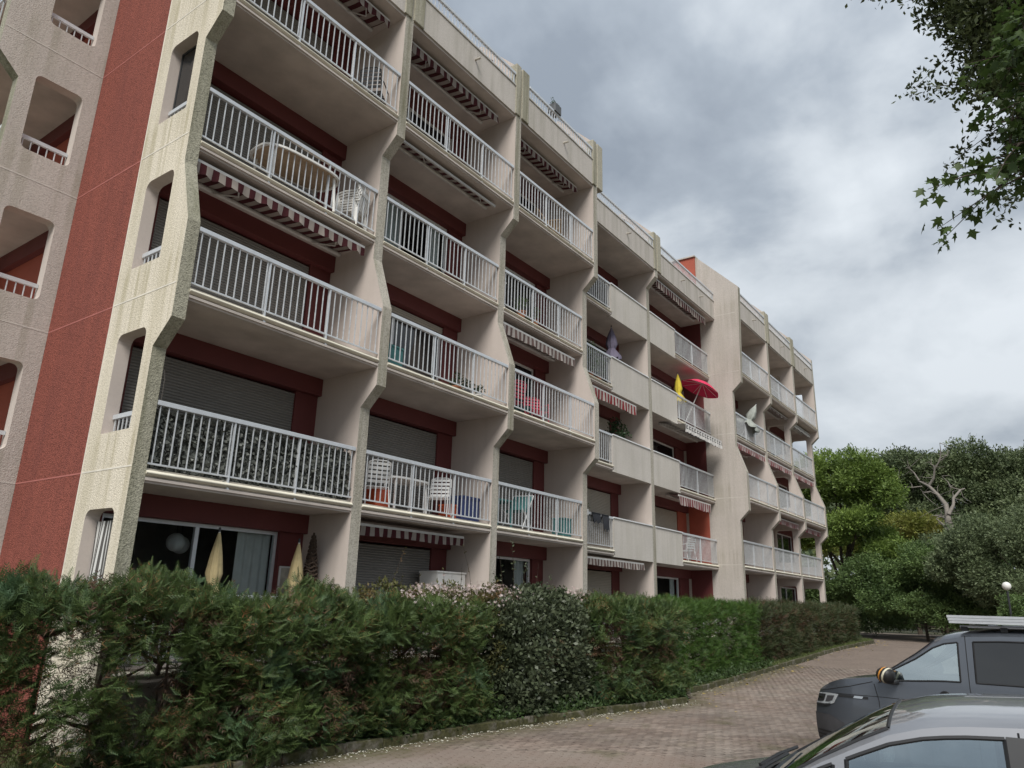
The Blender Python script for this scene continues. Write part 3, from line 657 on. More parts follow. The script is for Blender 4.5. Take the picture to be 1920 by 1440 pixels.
# broad-leaved shrubs worked into the hedge
hedge_plant('flowering_shrub', (9.2, 9.0, .2), (16.0, 10.0, 2.22), 'ft', 'abelia', 'bronze leaved shrub with small pink white flowers spilling over the hedge', 620, 8, .16, .15, .16, seed=21, dead=.05, cat='shrub', tmpl=(CL2_V, CL2_F))
hedge_plant('silver_leaved_shrub', (12.0, 8.42, .15), (14.8, 9.7, 2.12), 'ftlr', 'elaeagnus', 'silvery green leathery leaved shrub with long shoots above the hedge', 620, 8, .18, .15, .20, seed=23, dead=.15, cat='shrub', tmpl=(CL_V, CL_F), lsc=2.2)
root = [o for o in COL.objects if o.name.startswith('flowering_shrub')][0]
g = np.random.default_rng(31); P_, Nn, _ = boxshell(2200, (9.4, 8.85, 1.2), (16.2, 10.0, 2.28), 'tft', .25, .12, 1.6, 21); k = g.random(len(P_)) < np.where(P_[:, 2] > 1.95, 1, .30); P_ = P_[k]; Nn = Nn[k]; n = len(P_)
fl_v = np.array([(0, 0, 0)]+[(math.cos(a)*.5, math.sin(a)*.5, .25) for a in np.arange(10)*.628]); fl_f = [(0, 1+i, 1+(i+1) % 10) for i in range(0, 10, 2)]
put(bulk('flowers', orient(P_+g.normal(0, .05, (n, 3)), g.normal(0, 1, (n, 3)), Nn+g.normal(0, .5, (n, 3)), g.uniform(.035, .065, n), fl_v), fl_f, 'abelia_flower'), root)['kind'] = 'stuff'
def shoots(root, spots_, mat, leaf=.07, seed=2):
    g = np.random.default_rng(seed); pts = []; LP = []; LD = []
    for (x, y, z, h, lean) in spots_:
        p = [(x, y, z), (x+lean*h*.35, y-.05, z+h*.5), (x+lean*h*1.0, y-.1, z+h)]; pts.append(p)
        for i in range(int(h*22)):
            t_ = g.random()**.8; b = Vector(p[0]).lerp(Vector(p[1]), t_*2) if t_ < .5 else Vector(p[1]).lerp(Vector(p[2]), t_*2-1); LP.append(b); LD.append((g.normal(), g.normal(), .6))
    stems(root, pts, .006, 'twig', 'shoot'); LP = np.array(LP); n = len(LP)
    put(bulk('shoot_leaves', orient(LP, np.array(LD), g.normal(0, 1, (n, 3)), g.uniform(.5, 1.2, n)*leaf, np.array([(0, 0, 0), (.5, .25, 0), (1, 0, -.05), (.5, -.25, 0)])), [(0, 1, 2, 3)], mat), root)
shoots([o for o in COL.objects if o.name.startswith('silver')][0], [(12.5, 9.2, 2.1, 1.0, -.30), (12.9, 9.2, 2.1, 1.25, -.22), (13.0, 9.1, 2.1, .8, .02), (13.3, 9.2, 2.1, .75, -.12), (13.5, 9.1, 2.0, .95, .0), (13.7, 9.0, 2.1, .6, .2), (12.2, 9.2, 2.1, .6, -.2), (14.0, 9.1, 2.1, .5, .1)], 'elaeagnus')
shoots(root, [(9.7, 9.6, 2.1, .9, .25), (9.9, 9.5, 2.1, .45, -.3), (10.4, 9.6, 2.1, .5, -.1), (10.9, 9.4, 2.1, .65, -.2), (11.5, 9.5, 2.1, .7, -.1), (11.9, 9.5, 2.1, 1.1, -.45)], 'abelia', .05, 5)
# ivy and grass at the feet of the hedge, fallen petals and leaves along the kerb
g = np.random.default_rng(41)
n = 1500; x = g.uniform(4.2, 27, n); y = np.array([ky(v) for v in x])+.12+g.random(n)**2*.7; z = np.array([H(v) for v in x])+.1+g.random(n)*.22*g.random(n)
tag(bulk('ivy_ground_cover', orient(np.c_[x, y, z], g.normal(0, 1, (n, 3))+[0, -.3, .2], g.normal(0, .6, (n, 3))+[0, -.4, 1], g.uniform(.10, .2, n), CL_V), CL_F, 'ivy'), 'low ivy and weeds creeping at the foot of the hedge', 'ground cover', kind='stuff')
n = 26000; x = np.concatenate([g.uniform(-2, 5.5, 15000), g.uniform(18.6, 46, 11000)]); y = np.where(x < 10, 8.5+g.random(n)*5, np.array([ky(v) for v in x])+.1+g.random(n)**1.5*1.0); z = np.array([H(v) for v in x])+.06
bl = np.array([(-.06, 0, 0), (.06, 0, 0), (.05, .15, .55), (0, .42, 1.)])
tag(bulk('grass', orient(np.c_[x, y, z], np.c_[g.normal(0, 1, (n, 2)), np.zeros(n)], np.tile([0, 0, 1.], (n, 1))+g.normal(0, .2, (n, 3)), g.uniform(.05, .13, n), bl), [(0, 1, 2), (0, 2, 3)][:1]+[(0, 2, 3)], 'grass_blade'), 'short green grass beside the hedge and along the verge', 'grass', kind='stuff')
plain('petal', (.62, .60, .50), .8); plain('fallen_leaf', (.33, .25, .08), .8, var=.4, sc=30)
n = 900; x = g.uniform(6, 44, n); x[:560] = g.uniform(6.5, 17.4, 560); y = np.array([ky(v) for v in x])-.03-np.abs(g.normal(0, .16, n)); z = np.array([H(v) for v in x])+.004+g.random(n)*.006
qd = np.array([(-.5, -.35, 0), (.5, -.3, .1), (.45, .35, .0), (-.4, .4, .15)])
tag(bulk('fallen_petals', orient(np.c_[x, y, z], np.c_[g.normal(0, 1, (n, 2)), np.zeros(n)], np.tile([0, 0, 1.], (n, 1))+g.normal(0, .15, (n, 3)), g.uniform(.018, .035, n), qd), [(0, 1, 2, 3)], 'petal'), 'pale fallen petals strewn along the kerb', 'petals', kind='stuff')
n = 260; x = g.uniform(12, 50, n); y = np.array([min(ky(v), 11) for v in x])-.05-np.abs(g.normal(0, .5, n)); z = np.array([H(v) for v in x])+.006
tag(bulk('fallen_leaves', orient(np.c_[x, y, z], np.c_[g.normal(0, 1, (n, 2)), np.zeros(n)], np.tile([0, 0, 1.], (n, 1))+g.normal(0, .2, (n, 3)), g.uniform(.04, .09, n), qd), [(0, 1, 2, 3)], 'fallen_leaf'), 'yellow brown fallen leaves scattered on the paving', 'leaves', kind='stuff')
# ================================================================== VEHICLES
def paint(name, c, dirt=.08):
    t = NT(name); f = t.noise(3, 4); t.color(t.ramp(f, [(.3, c), (.8, tuple(v*(1+dirt) for v in c))])); t.set('Metallic', .45).set('Roughness', .38).set('Coat Weight', 1.0).set('Coat Roughness', .04); return t
paint('van_paint', (.098, .110, .130)); paint('car_paint', (.23, .237, .255))
plain('black_plastic', (.022, .023, .025), .5); plain('tyre', (.02, .02, .02), .85); plain('wheel_rim', (.35, .36, .37), .35, .8); plain('chrome', (.75, .76, .78), .15, 1.0, var=.03); plain('seat_fabric', (.045, .047, .05), .85); plain('dash_grey', (.06, .06, .065), .6)
plain('rubber_seal', (.012, .012, .013), .55); plain('light_lens', (.55, .58, .60), .1, .3, var=.3, sc=25); plain('indicator', (.45, .16, .03), .3)
t = NT('tinted_glass'); t.color((.02, .022, .024)).set('Roughness', .03).set('Specular IOR Level', .7)
def carglass(name, tint, refl):
    t = NT(name); gl = t.n('ShaderNodeBsdfGlossy'); gl.inputs['Roughness'].default_value = .015; gl.inputs['Color'].default_value = (.86, .96, .98, 1)
    tr = t.n('ShaderNodeBsdfTransparent'); tr.inputs['Color'].default_value = (*tint, 1); fr = t.n('ShaderNodeFresnel'); fr.inputs['IOR'].default_value = 1.5
    mxs = t.n('ShaderNodeMixShader'); t.l(t.math('ADD', t.math('MULTIPLY', fr.outputs[0], 1.0), refl), mxs.inputs[0]); t.l(tr.outputs[0], mxs.inputs[1]); t.l(gl.outputs[0], mxs.inputs[2]); t.l(mxs.outputs[0], t.out.inputs[0])
carglass('car_glass', (.70, .82, .83), .42)
t = NT('stripe_tape'); sp = t.n('ShaderNodeTexCoord').outputs['Object']; s_ = t.n('ShaderNodeSeparateXYZ'); t.l(sp, s_.inputs[0])
t.color(t.ramp(t.math('FRACT', t.math('ADD', t.math('MULTIPLY', t.math('ADD', s_.outputs[0], t.math('MULTIPLY', s_.outputs[2], .35)), 5.2), .62)), [(0., (.015, .015, .015)), (.40, (.62, .58, .44)), (.54, (.015, .015, .015)), (.70, (.62, .27, .05)), (.84, (.015, .015, .015))])).set('Roughness', .5)
t.t.nodes[-1]
for nd in t.t.nodes:
    if nd.type == 'VALTORGB': nd.color_ramp.interpolation = 'CONSTANT'

class Vehicle:
    """body lofted through stations; left side is +Y, nose at X=0 pointing +X"""
    def __init__(v, name, label, loc, rz, cat, **p):
        v.root = empty(name, loc, rz, label, cat); v.__dict__.update(p)
    def interp(v, tab, s):
        xs = [a for a, _ in tab]; ys = [b for _, b in tab]; return float(np.interp(s, xs, ys))
    def width(v, s):  # half width at belt
        L_ = v.L; a = max(0, 1-s/v.nr); b = max(0, 1-(L_-s)/v.tr); return v.W*(1-v.nk*a**2.4-v.tk*b**2.4)
    def ztop(v, s): return v.interp(v.top, s)
    def zbelt(v, s): return min(v.interp(v.belt, s), v.ztop(s)-.035)
    def side(v, s, z):
        zb = v.zbelt(s); w = v.width(s)
        if z <= zb:
            t_ = (z-.55)/.6; y = w*(1-.035*t_*t_ if t_ > 0 else 1-.10*t_*t_)
            y -= v.crease*math.exp(-((z-v.crz)/.05)**2)*0
        else:
            t_ = (z-zb); y0 = w*(1-.035*((zb-.55)/.6)**2) ; y = y0-v.tum*t_-.05*t_*t_
        return y
    def xoff(v, s, z): return -(s+(v.interp(v.nose, z)*max(0, 1-s/.55)**1.5 if s < .55 else 0)+(-v.interp(v.tail, z)*max(0, 1-(v.L-s)/.5) if s > v.L-.5 else 0))
    def pt(v, s, z, o=0.): return Vector((v.xoff(s, z), v.side(s, z)+o, z))
    def section(v, s):
        zb = v.zbelt(s); zt = v.ztop(s); z0 = v.interp(v.bot, s); rows = []
        for f_ in (0, .06, .16, .28, .40, .52, .64, .76, .88, .96, 1.): rows.append(v.pt(s, z0+(zb-z0)*f_))
        ze = max(zb+.012, zt-v.rd*min(1, (zt-zb)/.45)); hh = ze-zb
        for f_ in (.10, .36, .64, .90, 1.): rows.append(v.pt(s, zb+hh*f_))
        y1 = rows[-1].y
        for f_ in (.93, .84, .70, .45, .0):  # over the top to the centre line
            c = 1-(f_)**2.6; rows.append(Vector((v.xoff(s, ze), y1*f_, ze+(zt-ze)*min(1, c**.6 if c > 0 else 0))))
        return rows
    def build(v, mat, stations, wheels, wins, ws, rw):
        secs = [v.section(s) for s in stations]; nr = len(secs[0]); body = MB(); glass = {}
        vs = []; 
        for side_ in (1, -1):
            for sec in secs: vs += [Vector((p.x, p.y*side_, p.z)) for p in sec]
        n1 = len(secs)*nr; idx = lambda sd, i, j: sd*n1+i*nr+j
        bf = []; 
        inside = set()
        for sd in (0, 1):
            for i in range(len(secs)-1):
                sm = (stations[i]+stations[i+1])/2
                for j in range(nr-1):
                    q = (idx(sd, i, j), idx(sd, i+1, j), idx(sd, i+1, j+1), idx(sd, i, j+1))
                    key = None
                    if 11 <= j <= 13:
                        for wi, (a, b) in enumerate(wins):
                            if a <= sm <= b: key = ('side_window', sd, wi)
                    if j >= 16 and ws[0] <= sm <= ws[1]: key = ('windscreen', 0, 0)
                    if j >= 16 and rw[0] <= sm <= rw[1]: key = ('rear_window', 0, 0)
                    if j < 10:
                        c = sum((vs[k] for k in q), Vector())/4
                        if any((c.x+wx)**2+(c.z-wz)**2 < r_*r_ for wx, wz, r_ in wheels): inside.update(q); continue
                    if key: glass.setdefault(key, []).append(q)
                    else: bf.append(q)
        used = set(k for q in bf for k in q)
        for k in used:                                 # round the wheel arches off
            p = vs[k]; j = k % nr
            if j > 9: continue
            for wx, wz, r_ in wheels:
                dx, dz = p.x+wx, p.z-wz; d = math.hypot(dx, dz)
                if (d < r_ or (k in inside and d < r_+.09)) and d > .01: p.x = -wx+dx/d*r_; p.z = wz+dz/d*r_
        for i in (0, len(secs)-1):
            for j in range(nr-1): bf.append((idx(0, i, j), idx(0, i, j+1), idx(1, i, j+1), idx(1, i, j)))
        def sub(faces, name, mt, off=0):
            ids = sorted(set(k for q in faces for k in q)); mp = {k: a for a, k in enumerate(ids)}
            o = MB().add([vs[k] for k in ids], [tuple(mp[k] for k in q) for q in faces]).build(name, mt, v.root, smooth=True)
            o.data.set_sharp_from_angle(angle=R(38)); return o
        sub(bf, 'body', mat); seal = MB()
        for key, fs in glass.items(): sub(fs, key[0], v.gl.get((key[0], key[2]), 'car_glass'))
        v.secs = secs; v.stations = stations
        # rubber seal round every opening
        for key, fs in glass.items():
            ed = {}; seal = MB()
            for q in fs:
                for a, b in zip(q, q[1:]+q[:1]): ed[frozenset((a, b))] = ed.get(frozenset((a, b)), 0)+1
            for e_, c in ed.items():
                if c == 1:
                    a, b = [vs[k] for k in e_]
                    if (a-b).length > 1e-4 and not (abs(a.y) < 1e-4 and abs(b.y) < 1e-4): seal.tube([a, b], v.sealr, 4, cap=False)
            seal.build('window_seal', 'rubber_seal', v.root, fix=False)
        for wx, wz, r_ in wheels:
            for sd in (1, -1):
                rr = v.wr; c = (-wx, sd*(v.W-.13), rr-.01); prof = [(rr*.62, -.10), (rr*.9, -.11), (rr, -.07), (rr, .07), (rr*.9, .11), (rr*.62, .10)]
                mb = MB().lathe(prof, 28); w = mb.build('wheel', 'tyre', v.root, smooth=True); w.location = c; w.rotation_euler = (R(90), 0, 0)
                rim = MB().lathe([(rr*.62, .085), (rr*.58, .06), (rr*.5, .05), (.05, .07), (.0, .07)], 24)
                for k in range(5):
                    a = k*1.2566; rim.cbox((math.cos(a)*rr*.33, math.sin(a)*rr*.33, .075), (rr*.5, .07, .03), 0, a)
                rm = rim.build('rim', 'wheel_rim', w, smooth=False); 
                if sd > 0: rm.rotation_euler = (math.pi, 0, 0)
                well = MB(); pr = [(rr*.2, -.22), (r_+.01, -.22), (r_+.01, .115)]; well.lathe(pr, 30); o = well.build('wheel_well', 'black_plastic', v.root); o.location = (-wx, sd*(v.W-.16), wz); o.rotation_euler = (R(90) if sd > 0 else R(-90), 0, 0)
                o.scale = (1, 1, -1)
    def seam(v, pts, r_=.005, mat='rubber_seal', name='panel_gap', both=True):
        for sd in ((1, -1) if both else (1,)):
            out_ = []
            for (a, b) in zip(pts, pts[1:]):
                for k in range(8): t_ = k/8; s, z = a[0]+(b[0]-a[0])*t_, a[1]+(b[1]-a[1])*t_; p = v.pt(s, z, 0); out_.append((p.x, p.y*sd, p.z))
            p = v.pt(*pts[-1]); out_.append((p.x, p.y*sd, p.z)); MB().tube(out_, r_, 4).build(name, mat, v.root)
    def patch(v, lo, hi, name, mat, off=.006, n=14, m=5, sides=(1, -1)):
        """panel lying on the flank between two (s,z) curves"""
        for sd in sides:
            vs = []; fs = []
            for i in range(n+1):
                t_ = i/n; a = (np.interp(t_, np.linspace(0, 1, len(lo)), [q[0] for q in lo]), np.interp(t_, np.linspace(0, 1, len(lo)), [q[1] for q in lo])); b = (np.interp(t_, np.linspace(0, 1, len(hi)), [q[0] for q in hi]), np.interp(t_, np.linspace(0, 1, len(hi)), [q[1] for q in hi]))
                for j in range(m+1):
                    f_ = j/m; p = v.pt(a[0]+(b[0]-a[0])*f_, a[1]+(b[1]-a[1])*f_); k = max(0, 1-(a[0])/.5) if a[0] < .5 else 0; vs.append((p.x+off*k, (p.y+off)*sd, p.z))
            for i in range(n):
                for j in range(m): fs.append((i*(m+1)+j, (i+1)*(m+1)+j, (i+1)*(m+1)+j+1, i*(m+1)+j+1))
            MB().add(vs, fs).build(name, mat, v.root, smooth=True)
def seats(v, spots_, z0, mat='seat_fabric'):
    for (s, y) in spots_:
        st = MB().cbox((-s, y, z0+.10), (.5, .48, .18), 0, 0, R(-6)).cbox((-s-.30, y, z0+.46), (.14, .46, .66), 0, 0, R(-16)); o = st.build('seat', mat, v.root, bevel=.05)
        MB().cbox((-s-.42, y, z0+.90), (.09, .27, .17), 0, 0, R(-10)).build('headrest', mat, o, bevel=.035)
def steering(v, s, y, z):
    mb = MB(); pts = [Vector((math.cos(a)*.02-.0, .185*math.cos(a), .185*math.sin(a))) for a in np.linspace(0, 2*math.pi, 25)]
    pts = [Vector((0, .185*math.cos(a), .185*math.sin(a))) for a in np.linspace(0, 2*math.pi, 25)]
    mb.tube(pts, .016, 6, cap=False); mb.tube([(0, -.17, 0), (0, .17, 0)], .022, 5); mb.tube([(0, 0, 0), (0, 0, -.17)], .02, 5); mb.lathe([(0, .02), (.06, .02), (.06, -.02), (0, -.02)], 10)
    o = mb.build('steering_wheel', 'rubber_seal', v.root, fix=False); o.location = (-s, y, z); o.rotation_euler = (0, R(-25), 0)
def stn(a, b, step): return [round(v, 3) for v in np.arange(a, b-1e-6, step)]
# ---- grey panel van
VAN_T = R(-9)
vn = Vehicle('panel_van', 'dark grey van with roof rack and striped tape on its mirror', (12.84, 3.10, 0), R(90)+VAN_T, 'van', L=4.9, W=.95, nr=.75, nk=.30, tr=.2, tk=.08, tum=.155, rd=.10, crease=0, crz=.9, sealr=.012, wr=.335,
    top=[(0, 1.02), (.04, 1.075), (.2, 1.135), (.5, 1.205), (.85, 1.255), (.97, 1.27), (1.2, 1.42), (1.5, 1.65), (1.72, 1.82), (1.86, 1.885), (2.05, 1.92), (2.5, 1.95), (3.5, 1.965), (4.6, 1.94), (4.85, 1.86), (4.9, 1.80)],
    belt=[(0, 1.0), (.4, 1.09), (.9, 1.18), (1.2, 1.21), (4.9, 1.23)], bot=[(0, .30), (.3, .22), (.6, .25), (1.4, .25), (4.4, .27), (4.9, .38)],
    nose=[(.2, .10), (.32, .02), (.5, .0), (.7, .0), (.82, .02), (1.0, .08), (1.1, .16)], tail=[(0, .0), (2, 0)], gl={('side_window', 1): 'tinted_glass', ('side_window', 2): 'tinted_glass', ('rear_window', 0): 'tinted_glass'})
vn.build('van_paint', stn(0, .5, .05)+stn(.5, 1.4, .045)+[1.4, 1.5, 1.6, 1.72, 1.8, 1.86, 1.95, 2.02, 2.06, 2.2]+stn(2.3, 3.3, .2)+[3.35, 3.42]+stn(3.5, 4.4, .05)+[4.4, 4.5, 4.6, 4.7, 4.8, 4.85, 4.9], [(.92, .34, .40), (3.92, .34, .40)], [(1.15, 2.02), (2.2, 3.35), (3.5, 4.6)], (1.02, 1.72), (4.86, 4.9))
vn.seam([(.95, 1.165), (1.0, .95), (1.02, .55)]); vn.seam([(2.11, 1.84), (2.12, 1.2), (2.15, .9), (2.15, .32)]); vn.seam([(3.42, 1.86), (3.42, .9), (3.42, .75)]); vn.seam([(.40, .995), (1.0, 1.005), (2.1, 1.0), (4.8, .99)], .004)
vn.seam([(.05, 1.0), (.30, 1.045), (.6, 1.10), (.93, 1.19)], .005)
vn.patch([(.015, .80), (.22, .815), (.36, .86)], [(.02, .965), (.25, .985), (.44, .985)], 'headlight', 'light_lens', .008)
vn.patch([(.02, .795), (.2, .805), (.28, .82)], [(.02, .825), (.2, .835), (.30, .85)], 'headlight_surround', 'black_plastic', .012, 8, 2)
vn.patch([(.03, .85), (.10, .855), (.17, .865)], [(.03, .955), (.12, .96), (.20, .965)], 'headlight_lamp', 'black_plastic', .012, 8, 3)
vn.patch([(.20, .86), (.26, .87), (.33, .89)], [(.235, .95), (.30, .955), (.37, .96)], 'headlight_lamp', 'dash_grey', .012, 8, 3)
vn.patch([(.05, .895), (.10, .90), (.14, .905)], [(.05, .915), (.10, .92), (.14, .925)], 'daytime_light', 'chrome', .016, 6, 2)
vn.patch([(.44, .955), (.7, .955), (.86, .955)], [(.44, .99), (.7, .99), (.86, .99)], 'trim_strip', 'black_plastic', .006, 8, 2); vn.patch([(.66, .958), (.78, .958)], [(.68, .988), (.80, .988)], 'badge', 'chrome', .012, 4, 2)
vn.patch([(.0, .30), (.2, .26), (.50, .24)], [(.0, .70), (.3, .70), (.50, .62)], 'bumper', 'dash_grey', .005)
for z in (.36, .41, .46): vn.patch([(.03, z), (.22, z), (.30, z)], [(.03, z+.022), (.22, z+.022), (.29, z+.022)], 'bumper_slot', 'rubber_seal', .011, 8, 2)
for z in (.70, .75): MB().cbox((.012, 0, z), (.03, 1.15, .028)).build('grille_bar', 'rubber_seal', vn.root)
MB().cbox((.0, 0, .86), (.02, .95, .10)).build('grille', 'black_plastic', vn.root)
for sd in (1, -1):  # mirrors
    a = vn.pt(1.18, 1.25); mb = MB(); n = 12; vs = []; 
    for i in range(9):
        f_ = i/8; rr = math.sqrt(max(0, 1-(2*f_-1)**2))**.7
        for j in range(n): q = 2*math.pi*j/n; vs.append(((.5-f_)*.23, .115*rr*math.cos(q), .105*rr*math.sin(q)))
    fs = [(i*n+j, i*n+(j+1) % n, (i+1)*n+(j+1) % n, (i+1)*n+j) for i in range(8) for j in range(n)]
    o = mb.add(vs, fs).build('mirror', 'stripe_tape' if sd > 0 else 'black_plastic', vn.root, smooth=True); o.location = (-1.17, sd*(a.y+.16), 1.30); o.rotation_euler = (0, 0, R(-18)*sd)
    if sd > 0: o['label'] = 'door mirror wrapped in black, white and orange tape'
    MB().cbox((-1.2, sd*(a.y+.07), 1.215), (.16, .16, .05)).build('mirror_arm', 'black_plastic', vn.root, bevel=.015)
    MB().cbox((-1.86, sd*(vn.side(1.86, 1.07)+.022), 1.075), (.24, .025, .032)).build('door_handle', 'black_plastic', vn.root, bevel=.008)
    MB().lathe([(0, .004), (.07, .004), (.075, 0)], 14).build('handle_recess', 'rubber_seal', vn.root)
    o = COL.objects[-1]; o.location = (-1.83, sd*(vn.side(1.83, 1.08)+.002), 1.08); o.rotation_euler = (R(-90)*sd, 0, 0)
    vn.patch([(1.0, 1.178), (1.14, 1.215)], [(1.06, 1.25), (1.145, 1.40)], 'mirror_triangle', 'black_plastic', .008, 4, 3, (sd,))
for y in (-.45, .15): MB().tube([(-.99, y, 1.255), (-1.05, y+.3, 1.31), (-1.10, y+.58, 1.345)], .012, 5).build('wiper', 'rubber_seal', vn.root)
seats(vn, [(1.72, .45), (1.72, -.45)], .72); steering(vn, 1.42, .42, 1.20); MB().cbox((-1.18, 0, 1.12), (.5, 1.62, .22)).build('dashboard', 'dash_grey', vn.root, bevel=.06); MB().box((-4.8, -.8, .45), (-1.0, .8, .5)).build('cabin_floor', 'black_plastic', vn.root)
# roof rack with two side rails and cross bars, long silver awning box on the near side
for sd in (1, -1):
    r_ = MB().tube([(-2.05, sd*.70, 1.955), (-4.5, sd*.70, 1.985)], .018, 6).build('roof_rail', 'rail_alu', vn.root)
    for s in (2.1, 2.55, 3.0, 3.5, 4.4): MB().box((-s-.04, sd*.70-.02, 1.90), (-s+.04, sd*.70+.02, 1.955)).build('rail_foot', 'black_plastic', vn.root)
for s in (2.2, 3.3, 4.3): MB().box((-s-.03, -.74, 1.985), (-s+.03, .74, 2.01)).build('cross_bar', 'rail_alu', vn.root)
MB().box((-4.55, -.66, 2.012), (-1.98, .74, 2.045)).build('roof_panel', 'rail_alu', vn.root, bevel=.01)
for i, z in enumerate((1.995, 2.03, 2.065)): MB().box((-4.55, .742+.006*i, z), (-1.95+.01*i, .80, z+.031)).build('panel_edge', 'rail_alu', vn.root)
MB().box((-4.5, -.60, 2.046), (-2.1, .70, 2.075)).build('solar_panel', 'dark_frame', vn.root)

# ---- silver grey hatchback, only its nose, screen and front door reach into the picture
CAR_T = R(6)
hc = Vehicle('hatchback_car', 'silver grey hatchback parked beside the van', (5.18, 2.77, 0), R(90)+CAR_T, 'car', L=4.35, W=.91, nr=.8, nk=.34, tr=.6, tk=.16, tum=.27, rd=.075, crease=0, crz=.7, sealr=.012, wr=.325,
    top=[(0, .76), (.06, .83), (.2, .89), (.45, .96), (.8, 1.04), (1.02, 1.095), (1.10, 1.12), (1.3, 1.25), (1.5, 1.38), (1.7, 1.495), (1.84, 1.56), (2.0, 1.605), (2.15, 1.63), (2.5, 1.65), (2.9, 1.65), (3.4, 1.62), (3.8, 1.55), (3.95, 1.48), (4.15, 1.2), (4.25, 1.05), (4.35, .95)],
    belt=[(0, .72), (.3, .82), (.8, .95), (1.1, 1.0), (1.5, 1.04), (3.5, 1.10), (4.0, 1.06), (4.35, .9)], bot=[(0, .28), (.3, .19), (.6, .2), (3.6, .2), (4.35, .36)],
    nose=[(.2, .06), (.4, .0), (.65, .0), (.8, .05), (.92, .12)], tail=[(0, 0), (2, 0)], gl={})
hc.build('car_paint', stn(0, .5, .05)+stn(.5, 1.02, .05)+[1.02, 1.10, 1.2, 1.3, 1.4, 1.5, 1.56, 1.63, 1.7, 1.77, 1.84, 1.92, 2.0, 2.1, 2.2, 2.3, 2.36, 2.48, 2.55]+stn(2.6, 3.15, .1)+[3.2, 3.28]+stn(3.3, 3.85, .05)+[3.85, 3.95, 4.05, 4.15, 4.25, 4.3, 4.35], [(.88, .33, .385), (3.56, .33, .385)], [(1.2, 1.56), (1.63, 2.36), (2.48, 3.28)], (1.10, 1.84), (3.95, 4.15))
hc.seam([(.06, .78), (.4, .87), (.8, .975), (1.08, 1.03)], .005); hc.seam([(1.2, 1.0), (1.25, .6), (1.3, .3)]); hc.seam([(2.42, 1.55), (2.42, 1.0), (2.42, .3)]); hc.seam([(3.28, 1.1), (3.28, .6)])
hc.patch([(2.365, 1.09), (2.475, 1.095)], [(2.365, 1.53), (2.475, 1.53)], 'pillar_cover', 'black_plastic', .006, 3, 8)
hc.patch([(.03, .60), (.3, .66), (.46, .74)], [(.04, .75), (.3, .81), (.5, .85)], 'headlight', 'light_lens', .008)
for sd in (1, -1):
    a = hc.side(1.5, 1.05); o = MB().cbox((0, 0, 0), (.13, .21, .15)).build('mirror', 'car_paint', hc.root); o.location = (-1.58, sd*(a+.14), 1.13)
    sb = o.modifiers.new('round', 'SUBSURF'); sb.levels = sb.render_levels = 2; o.scale = (1.35, 1.25, 1.3)
    MB().cbox((-1.59, sd*(a+.03), 1.07), (.08, .12, .04)).build('mirror_arm', 'black_plastic', hc.root, bevel=.01)
# cowl and wipers below the screen
cw = MB(); vs = []; fs = []
for i in range(15):
    y = -.62+1.24*i/14; k = (y/.62)**2; vs += [(-.95-.06*k, y, 1.095-.02*k), (-1.08-.16*k, y, 1.130-.03*k)]
for i in range(14): fs.append((2*i, 2*i+1, 2*i+3, 2*i+2))
cw.add(vs, fs).build('cowl', 'black_plastic', hc.root)
for (a, b) in (((-1.02, .50, 1.125), (-1.16, -.12, 1.20)), ((-1.0, -.02, 1.13), (-1.14, -.58, 1.175))): MB().tube([a, tuple((p+q)/2+(.012 if k == 2 else 0) for k, (p, q) in enumerate(zip(a, b))), b], .012, 5).build('wiper', 'rubber_seal', hc.root)
seats(hc, [(2.2, .37), (2.2, -.37), (3.05, .37), (3.05, -.37)], .52); steering(hc, 1.78, .37, 1.06); MB().cbox((-1.40, 0, .99), (.55, 1.40, .2)).build('dashboard', 'dash_grey', hc.root, bevel=.06); MB().box((-3.9, -.7, .28), (-1.0, .7, .32)).build('cabin_floor', 'black_plastic', hc.root)
# ================================================================== AWNINGS (parts of the building)
def stripemat(name, a, b, period, ph=0., gray=False):
    t = NT(name); s_ = t.n('ShaderNodeSeparateXYZ'); t.l(t.pos, s_.inputs[0]); fr = t.math('FRACT', t.math('ADD', t.math('DIVIDE', s_.outputs[0], period), ph))
    c = t.mix(t.math('GREATER_THAN', fr, .5), a, b); c = t.mix(.35, c, t.ramp(t.noise(5, 4), [(.3, .65), (.7, 1.1)]), 'MULTIPLY'); t.color(c).set('Roughness', .9); t.set('Specular IOR Level', .15)
    tr = t.n('ShaderNodeBsdfTranslucent'); t.l(c, tr.inputs[0]); ad = t.n('ShaderNodeMixShader'); ad.inputs[0].default_value = .25; t.l(t.b.outputs[0], ad.inputs[1]); t.l(tr.outputs[0], ad.inputs[2]); t.l(ad.outputs[0], t.out.inputs[0])
stripemat('burgundy_stripe', (.38, .335, .30), (.085, .026, .030), .235); stripemat('red_stripe', (.56, .50, .46), (.27, .04, .045), .21); stripemat('grey_stripe', (.46, .42, .39), (.16, .11, .10), .19); stripemat('rose_stripe', (.50, .42, .40), (.25, .075, .08), .22)
t = NT('key_pattern'); s_ = t.n('ShaderNodeSeparateXYZ'); t.l(t.pos, s_.inputs[0]); fx = t.math('FRACT', t.math('DIVIDE', s_.outputs[0], .26)); fz = t.math('FRACT', t.math('DIVIDE', t.math('ADD', s_.outputs[2], .04), .26))
inn = t.math('MULTIPLY', t.math('LESS_THAN', t.math('ABSOLUTE', t.math('SUBTRACT', fx, .5)), .30), t.math('LESS_THAN', t.math('ABSOLUTE', t.math('SUBTRACT', fz, .55)), .27)); inn2 = t.math('MULTIPLY', t.math('LESS_THAN', t.math('ABSOLUTE', t.math('SUBTRACT', fx, .62)), .18), t.math('LESS_THAN', t.math('ABSOLUTE', t.math('SUBTRACT', fz, .55)), .12))
